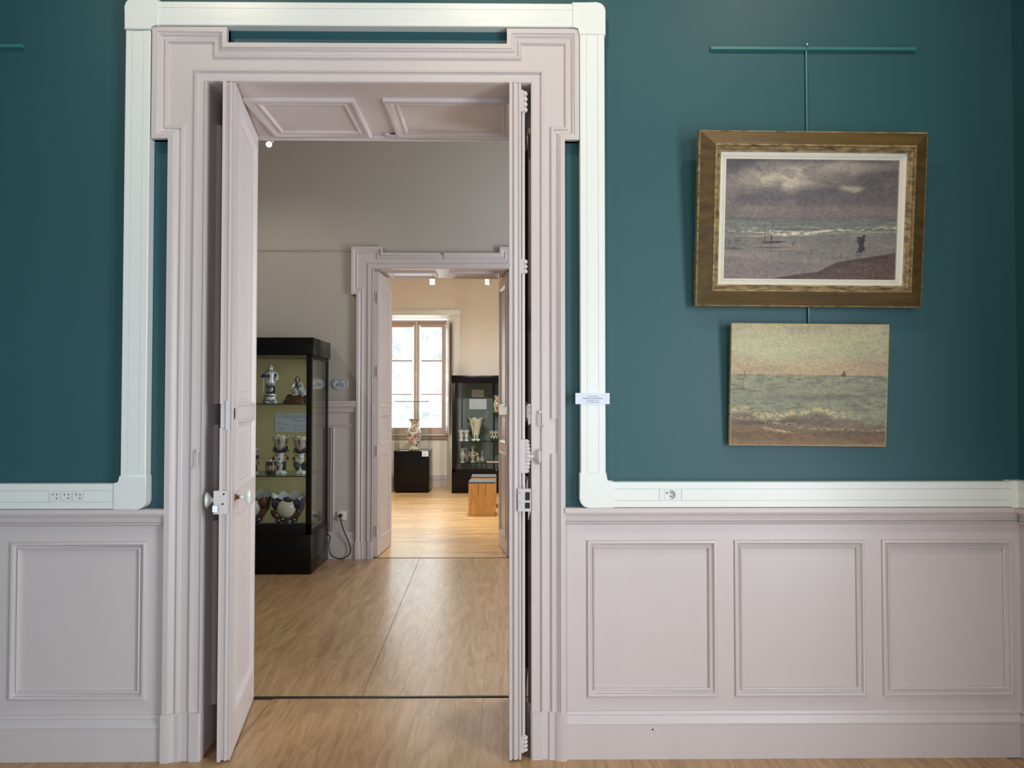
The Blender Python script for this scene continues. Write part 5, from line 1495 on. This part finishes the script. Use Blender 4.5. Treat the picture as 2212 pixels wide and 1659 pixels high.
for (c, r) in rows_b:
    row = [bm.verts.new((c[0] + r[0] * math.cos(2 * PI * k / 16), c[1] + r[1] * math.sin(2 * PI * k / 16), c[2])) for k in range(16)]
    if prev:
        for k in range(16): bm.faces.new((prev[k], prev[(k + 1) % 16], row[(k + 1) % 16], row[k]))
    else: bm.faces.new(row)
    prev = row
bm.faces.new(prev)
o = obj('torso', bm, 'painted_porcelain', t, local=True)
colour_verts(o, lambda c: (206, 160, 140) if c.z > .19 else ((48, 50, 62) if (.13 < c.z < .188 and abs(c.x + .002) < .014) else (204, 206, 204)))
bm = B()
tube(bm, [(.0, -.02, .118), (.035, -.046, .118), (.05, -.055, .095), (.075, -.06, .072)], [.030, .030, .024, .026], 14)
tube(bm, [(-.01, -.02, .118), (-.004, -.05, .112), (.012, -.06, .085)], [.028, .026, .022], 14)
leaf(bm, (.03, -.05, .12), (.10, -.058, .078), .055, .006, .008, (0, -1, .4))
o = obj('skirt', bm, 'painted_porcelain', t, local=True)
rs = random.Random(9); colour_verts(o, lambda c: (44, 50, 96) if rs.random() < .10 else (206, 208, 208))
for sx, hand in ((-1, (-.055, -.02, .118)), (1, (.062, -.03, .125))):
    bm = B(); tube(bm, [(sx * .024 - .002, 0, .185), (sx * .042, -.008, .16), (sx * .05, -.02, .138), hand], [.011, .011, .009, .006], 10); obj('sleeve', bm, 'white_glaze', t, local=True)
    bm = B(); blob(bm, hand, (.007, .006, .006), 8, 6)
    for q in range(4): tube(bm, [hand, Vector(hand) + Vector((sx * .008, -.004 + .003 * q, -.006))], .0018, 5)
    obj('hand', bm, 'skin_glaze', t, local=True)
bm = B(); blob(bm, (-.002, -.004, .222), (.0135, .015, .018), 14, 10); blob(bm, (-.002, -.0195, .220), (.0025, .003, .004), 6, 4); hd_ = obj('head', bm, 'skin_glaze', t, local=True)
bm = B(); blob(bm, (-.007, -.0175, .225), .0017, 6, 4); blob(bm, (.003, -.0175, .225), .0017, 6, 4); obj('eyes', bm, 'dark_glaze', hd_, local=True)
bm = B(); blob(bm, (-.002, .003, .228), (.0165, .015, .017), 12, 8); tube(bm, [(-.017, .0, .228), (-.019, .0, .21), (-.017, .0, .195)], [.006, .006, .004], 8); tube(bm, [(.013, .0, .228), (.015, .0, .21), (.013, .0, .195)], [.006, .006, .004], 8); obj('hair', bm, 'hair_brown', t, local=True)
bm = B(); box(bm, -.03, .03, -.075, -.06, .073, .09); bmesh.ops.bevel(bm, geom=bm.edges[:], offset=.006, segments=2, affect='EDGES'); obj('cartouche', bm, 'white_glaze', t, local=True)

# ---------------------------------------------------------------- pedestal, glass hood and vase
PY0 = 12.45
pd0, pd1 = WX(850.5, PY0, 1020), WX(926.5, PY0, 1020); pz = WZ(974, PY0, 890); pdp = .60
t = thing('pedestal', ((pd0 + pd1) / 2, PY0 + pdp / 2, 0), 'square black pedestal in front of the far window', 'pedestal')
obj('pedestal_body', bbox(pd0, pd1, PY0, PY0 + pdp, .03, pz, .004), 'black_lacquer', t)
for a in (pd0 + .05, pd1 - .05):
    for b in (PY0 + .05, PY0 + pdp - .05): obj('foot', bbox(a - .025, a + .025, b - .025, b + .025, 0, .03), 'black_frame', t)
gz = WZ(868, PY0, 890); g0, g1 = pd0 + .012, pd1 - .006
t = thing('glass_hood', ((pd0 + pd1) / 2, PY0 + pdp / 2, pz), 'clear glass hood standing on the black pedestal', 'glass hood')
obj('glass_pane', bbox(g0, g1, PY0 + .012, PY0 + .018, pz, gz), 'glass_pedestal', t)
obj('glass_pane', bbox(g0, g1, PY0 + pdp - .018, PY0 + pdp - .012, pz, gz), 'glass_pedestal', t)
for a in (g0, g1 - .006): obj('glass_pane', bbox(a, a + .006, PY0 + .0185, PY0 + pdp - .0185, pz, gz), 'glass_pedestal', t)
obj('glass_top', bbox(g0, g1, PY0 + .012, PY0 + pdp - .012, gz, gz + .006), 'glass_shelf', t)
mat('glass_edge', (46, 92, 84), 0.2)
for a in (g0, g1 - .004): obj('glass_edge', bbox(a, a + .004, PY0 + .009, PY0 + .0118, pz, gz + .006), 'glass_edge', t)
obj('glass_edge', bbox(g0, g1, PY0 + .009, PY0 + .0118, gz, gz + .012), 'glass_edge', t)
VYc = PY0 + .26
vp = W(895, 940, VYc)
t = thing('floral_vase', (vp.x, VYc, pz), 'large gilt vase painted with pink flowers under the glass hood', 'vase')
hv = WZ(905, VYc, 895) - pz
prof = [(.088, 0), (.095, .01), (.082, .03), (.080, .07), (.096, .13), (.112, .19), (.118, .24), (.114, .29), (.092, .345), (.062, .385), (.052, .42), (.054, .455), (.072, .49), (.096, .515), (.100, .522), (.094, .522), (.05, .46)]
bm = B()
lathe(bm, [(r, z * hv / .522) for r, z in dense(prof, 9)], 150, cap=False)
o = obj('vase_body', bm, 'painted_porcelain', t, local=True)
rs = random.Random(21)
motifs = []
for i in range(300):
    motifs.append((rs.random() * 2 * PI, rs.random() * .5, .005 + .010 * rs.random(), rs.choice([(120, 96, 40), (70, 84, 60), (60, 62, 66), (180, 150, 74), (150, 116, 90), (90, 70, 60), (110, 60, 70), (200, 170, 110)])))
motifs += [(-1.2, .235, .036, (126, 52, 98)), (-1.16, .238, .015, (196, 150, 176)), (-1.95, .125, .036, (192, 112, 134)), (-1.95, .13, .014, (226, 176, 188)), (-1.7, .185, .026, (190, 134, 66)), (-1.0, .08, .02, (64, 78, 66)), (-2.2, .27, .02, (150, 118, 60)), (-1.6, .36, .022, (140, 104, 52)), (-1.3, .44, .016, (110, 90, 60))]
def vase_col(co):
    th = math.atan2(co.y, co.x)
    if co.z > hv - .02 or co.z < .022: return (176, 142, 72) if math.sin(9 * th) > -.3 else (222, 212, 186)
    c = (220, 214, 202)
    for a, z, r, col in motifs:
        du = ((th - a + PI) % (2 * PI) - PI) * .1; dz = co.z - z
        if abs(dz) < r * 1.3 and math.hypot(du, dz) < r * (1 + .22 * math.sin(6 * math.atan2(dz, du))): c = col
    return c
colour_verts(o, vase_col)
a = W(911, 986, PY0 - .001); b = W(926, 975, PY0 - .001)
t = thing('label_card', ((a.x + b.x) / 2, PY0 - .001, a.z), 'small white label card on the black pedestal', 'label')
w_, h_ = b.x - a.x - .008, b.z - a.z
obj('sheet', bbox(-w_ / 2, w_ / 2, -.003, 0, 0, h_), 'card', t, local=True)
bm = B()
for i, (u, v, l) in enumerate(((-.36, .7, .5), (-.36, .45, .7), (-.36, .32, .66), (-.36, .2, .4))): box(bm, u * w_, (u + l) * w_, -.0036, -.0028, v * h_, v * h_ + .004)
obj('printed_text', bm, 'ink_grey', t, local=True)

# ---------------------------------------------------------------- stools
sy = 9.9; sa, sb = WX(1012, sy, 1080), WX(1070, sy, 1080); sz = WZ(1041, sy, 1040)
sw = sb - sa
def stool(loc, label):
    t = thing('slotted_stool', loc, label, 'stool', 'oak stools with grey seats')
    sd = .36
    for y0, y1 in ((0, .02), (sd - .02, sd)):
        # side board with two slits from the top
        pts = [(-sw / 2, 0), (sw / 2, 0), (sw / 2, sz - .022)]
        for u in (.145, -.135):
            c = u * sw
            pts += [(c + .004, sz - .022), (c + .004, sz - .17), (c - .004, sz - .17), (c - .004, sz - .022)]
        pts += [(-sw / 2, sz - .022)]
        bm = poly_prism(B(), pts, lambda u, v, h: (u, h, v), y0, y1); obj('side_board', bm, 'oak', t, local=True)
    for u0, u1 in ((-.5, -.16), (-.11, .12), (.17, .5)):
        obj('seat_slat', bbox(u0 * sw, u1 * sw, .02, sd - .02, sz - .05, sz - .022, .002), 'oak', t, local=True)
    obj('seat_pad', bbox(-sw / 2, sw / 2, 0, sd, sz - .022, sz, .004), 'grey_felt', t, local=True)
    for u in (-.5, .5 - .05): obj('stretcher', bbox(u * sw, (u + .05) * sw, .02, sd - .02, .05, .09), 'oak', t, local=True)
    return t
stool(((sa + sb) / 2, sy, 0), 'oak stool with grey seat and two slits, the nearer one')
stool(((sa + sb) / 2 + .004, sy + .72, 0), 'oak stool with grey seat, mostly hidden behind the nearer stool')

# ---------------------------------------------------------------- pieces in the far display case
CY = V2Y0 + .18
def far_on(px, z, dy=0): return Vector((WX(px, CY + dy), CY + dy, z))
S2 = 1660 / CY
# big shell-like vase
H = (953 - 902) / S2
t = thing('fan_vase', far_on(1028, us1), 'large white and dark blue fan-shaped vase in the far display case', 'vase')
k = H / .385
bm = B(); lathe(bm, [(r * k, z * k) for r, z in ((.075, 0), (.078, .012), (.05, .04), (.052, .07), (.062, .12), (.075, .2), (.092, .28), (.115, .345), (.13, .37), (.12, .362), (.08, .27), (.05, .14))], 48, wob=lambda th, q: (1 + .06 * math.cos(7 * th) * (q > .5), .014 * math.cos(7 * th) * math.exp(-((q - .73) / .12) ** 2)), cap=False)
o = obj('vase_body', bm, 'painted_porcelain', t, local=True)
rs = random.Random(3); colour_verts(o, lambda c: (26, 30, 52) if (c.z < .1 * k and math.sin(7 * math.atan2(c.y, c.x)) > .3) else ((176, 168, 130) if (rs.random() < .3 and .1 * k < c.z < .33 * k) else (216, 216, 208)))
bm = B()
for sx in (-1, 1):
    for z in (.06, .10, .15): leaf(bm, (sx * .05 * k, 0, z * k), (sx * (.105 + .1 * (z - .1)) * k, -.01, (z + .075) * k), .045 * k, .008, .008)
    leaf(bm, (sx * .10 * k, 0, .30 * k), (sx * .14 * k, -.01, .355 * k), .04 * k, .008, .006)
obj('blue_leaf', bm, 'dark_glaze', t, local=True)
bm = B()
for i in range(5): blob(bm, ((-.05 + .025 * i) * k, -.06 * k, .02 * k), (.016 * k, .012 * k, .016 * k), 8, 6)
obj('foot_scroll', bm, 'white_glaze', t, local=True)
def small_vase(px, z, H, prof, label, colfn, dy=0, name='small_vase', seg=40, wob=None, group='small painted vases in the far display case'):
    t = thing(name, far_on(px, z, dy), label, 'vase', group)
    pm = max(p[1] for p in prof)
    bm = B(); lathe(bm, [(r * H / pm, zz * H / pm) for r, zz in dense(prof, 5)], seg, wob=wob, cap=False)
    o = obj('vase_body', bm, 'painted_porcelain', t, local=True); colour_verts(o, colfn); return t
def speckle(seed, cols, p, ground):
    r = random.Random(seed); return lambda c: r.choice(cols) if r.random() < p else ground
DK = [(40, 44, 66), (120, 70, 60), (90, 80, 60), (60, 62, 70)]
PAIR = [(.30, 0), (.32, .05), (.2, .14), (.17, .3), (.24, .42), (.22, .55), (.20, .7), (.30, .85), (.38, 1), (.3, .97), (.16, .7)]
for px, lab in ((996.5, 'left one of a pair of small white frilled vases'), (1008, 'right one of a pair of small white frilled vases')):
    t = small_vase(px, us1, .17, [(a * .72, b) for a, b in PAIR], lab + ' in the far display case', speckle(int(px), [(60, 62, 76), (160, 160, 150)], .18, (216, 216, 210)), wob=lambda th, q: (1 + .1 * math.cos(5 * th) * (q > .4), .02 * math.cos(4 * th) * math.exp(-((q - .8) / .12) ** 2)), dy=-.05)
CP = [(.32, 0), (.34, .05), (.30, .1), (.38, .3), (.47, .6), (.50, .9), (.52, 1), (.48, .98), (.38, .4)]
small_vase(1067, us1, .165, CP, 'green and white patterned cachepot in the far display case', lambda c: (34, 44, 44) if (c.z > .13 and math.sin(22 * math.atan2(c.y, c.x)) > 0) or abs(c.z - .075 - .022 * math.sin(9 * math.atan2(c.y, c.x))) > .022 and c.z < .125 else (212, 212, 202), name='cachepot', seg=48, group=None)
V1 = [(.17, 0), (.18, .03), (.10, .08), (.09, .14), (.15, .3), (.19, .5), (.17, .65), (.10, .74), (.09, .84), (.17, .97), (.18, 1), (.08, .85)]
small_vase(999.5, us2, .225, V1, 'small baluster vase at the left end of the lower shelf', speckle(1, DK, .35, (206, 202, 194)))
SQ = [(.30, 0), (.38, .1), (.40, .35), (.30, .5), (.24, .6), (.26, .8), (.36, 1), (.30, .97), (.2, .7)]
small_vase(1008, us2, .235, [(a * .55, b) for a, b in SQ], 'dark jar standing behind the left baluster vase', speckle(2, DK, .4, (120, 122, 126)), dy=.1)
V2 = [(.15, 0), (.16, .03), (.09, .08), (.08, .15), (.14, .3), (.17, .42), (.13, .55), (.08, .64), (.06, .76), (.08, .9), (.15, .99), (.16, 1), (.06, .85)]
t = small_vase(1021.5, us2, .265, V2, 'tallest two-handled vase on the lower shelf', speckle(3, DK, .35, (200, 192, 178)))
for sx in (-1, 1):
    bm = B(); tube(bm, [(sx * .028, 0, .165), (sx * .058, 0, .17), (sx * .062, 0, .13), (sx * .042, 0, .10)], .005, 8); obj('handle', bm, 'cream_glaze', t, local=True)
BT = [(.22, 0), (.30, .08), (.34, .25), (.28, .42), (.13, .56), (.10, .7), (.16, .8), (.10, .88), (.12, 1), (.06, .99)]
small_vase(1032.5, us2, .165, [(a * .62, b) for a, b in BT], 'small dark bottle beside the two-handled vase', speckle(5, [(36, 40, 60)], .45, (196, 192, 186)))
small_vase(1042, us2, .19, [(a * .6, b) for a, b in BT], 'small dark bottle with long neck near the orange book', speckle(6, [(36, 40, 60)], .5, (186, 182, 176)))
p = far_on(1053, us2); t = thing('book', (p.x + .1, p.y, us2), 'thin orange book lying on the lower shelf', 'book')
obj('cover', bbox(-.11, .12, -.07, .08, 0, .022, .003), 'orange_cover', t, local=True); obj('pages', bbox(-.108, .118, -.0715, -.069, .004, .018), 'paper', t, local=True)
up = Vector((WX(1073, V2Y1 - .15), V2Y1 - .15, us3)); H = (890 - 854) / S2
t = thing('ornate_vase', up, 'ornate red and white vase on the small upper shelf of the far display case', 'vase')
bm = B(); lathe(bm, [(r * H, z * H) for r, z in dense([(.20, 0), (.22, .04), (.14, .1), (.17, .25), (.22, .42), (.17, .6), (.12, .75), (.16, .9), (.2, 1), (.12, .95)], 3)], 28, cap=False)
o = obj('vase_body', bm, 'painted_porcelain', t, local=True); colour_verts(o, speckle(8, [(190, 110, 84), (70, 50, 44), (150, 120, 70)], .45, (222, 204, 186)))
bm = B()
for i in range(10): blob(bm, (.2 * H * math.cos(i * 2.1), -.06 * abs(math.sin(i)), (.08 + .07 * i) * H), (.014, .012, .016), 7, 5, .3)
obj('applied_flower', bm, 'cream_glaze', t, local=True)

# ---------------------------------------------------------------- plaque, wall socket and lead in the middle room
c = W(734.5, 829.5, Y2 - .004); rx, rz_ = 17.5 / F * Y2, 12.0 / F * Y2
t = thing('museum_plaque', c, 'small oval enamel plaque reading LE MUSÉE on the grey wall', 'plaque')
def oval(k, n=36): return [(rx * k * math.cos(2 * PI * i / n), rz_ * k * math.sin(2 * PI * i / n)) for i in range(n)]
bm = B(); poly_prism(bm, oval(1), lf, 0, .010); es = [e for e in bm.edges if all(v.co.y < -.0099 for v in e.verts)]; bmesh.ops.bevel(bm, geom=es, offset=.004, segments=2, affect='EDGES'); obj('plate', bm, 'plaque_white', t, local=True)
for k in (.90, .72):
    pts = [(rx * k * math.cos(-2 * PI * i / 40), rz_ * k * math.sin(-2 * PI * i / 40)) for i in range(40)]
    obj('blue_ring', sweep(B(), pts, [(0, .0095), (0, .0108), (.0028 if k > .8 else .0022, .0108), (.0028 if k > .8 else .0022, .0095)], lf, closed=True), 'plaque_blue', t, local=True)
bm = B()
for i in range(34):
    a = 2 * PI * i / 34
    if math.sin(a) < -.45: continue
    box(bm, rx * .82 * math.cos(a) - .0016, rx * .82 * math.cos(a) + .0016, -.0106, -.0095, rz_ * .82 * math.sin(a) - .0022, rz_ * .82 * math.sin(a) + .0022)
obj('rim_lettering', bm, 'plaque_blue', t, local=True)
bm = B(); box(bm, -rx * .52, rx * .52, -.0107, -.0095, -rz_ * .42, -rz_ * .31); obj('bar', bm, 'plaque_blue', t, local=True)
for s, v, sz in (('LE', .36, .027), ('MUSÉE', -.06, .0235)):
    text_mesh('lettering', s, sz, 'plaque_blue', t, Matrix.Translation((0, -.0112, v * rz_)) @ Matrix.Rotation(PI / 2, 4, 'X'), 'CENTER', .0004)
p0 = W(728, 1104.5, Y2 - .02); p1 = W(747, 1123.5, Y2 - .02)
t = thing('wall_socket', ((p0.x + p1.x) / 2, Y2 - .010, p1.z), 'white wall socket low on the dado beside the far doorway', 'socket')
ws, hs = p1.x - p0.x, p0.z - p1.z
obj('face_plate', bbox(-ws / 2, ws / 2, -.012, 0, 0, hs, .002), 'plastic_white', t, local=True)
obj('socket_ring', ring(B(), 0, hs / 2, .016, .021, lf, .011, .0135), 'pvc_dim', t, local=True)
lp = W(735.5, 1114, Y2 - .03)
t = thing('power_lead', (lp.x, Y2 - .024, 0), 'black power lead plugged into the wall socket and looping down to the display case', 'cable')
bm = B(); lathe(bm, [(0, 0), (.017, 0), (.017, -.018), (.012, -.03), (0, -.034)], 14, (0, 0, lp.z), axis='Y'); obj('plug', bm, 'rubber_black', t, local=True)
pts_px = [(735.5, 1117, .045), (737, 1128, .055), (744, 1150, .055), (752, 1168, .055), (757, 1185, .055), (754, 1198, .06), (742, 1206, .075), (728, 1206, .09), (717, 1200, .09), (711.5, 1188, .08), (711, 1172, .06), (713, 1160, .05), (708, 1152, .06)]
P3 = []
for x, y, dy in pts_px:
    q = W(x, y, Y2 - dy); q.z = max(q.z, .006); P3.append(q - Vector((lp.x, Y2 - .024, 0)))
def catmull(P, n=6):
    out = []
    for i in range(len(P) - 1):
        a, b, c, d = P[max(i - 1, 0)], P[i], P[i + 1], P[min(i + 2, len(P) - 1)]
        for k in range(n):
            s = k / n
            out.append(.5 * ((2 * b) + (c - a) * s + (2 * a - 5 * b + 4 * c - d) * s * s + (3 * b - a - 3 * c + d) * s ** 3))
    return out + [P[-1]]
bm = B(); tube(bm, catmull(P3), .0052, 8); obj('lead', bm, 'rubber_black', t, local=True)

# ornaments and print too small to pick apart singly stay joined
for o in bpy.data.objects:
    n_ = o.name.split('.')[0]
    if o.parent and n_ in ('printed_text', 'rim_lettering', 'gilt_edge', 'collar_leaf', 'green_leaf', 'gilt_scroll', 'blue_leaf', 'rockwork', 'scroll', 'foot_scroll', 'applied_flower', 'foot_leaf', 'eyes', 'shoe'):
        o['kind'] = 'stuff'
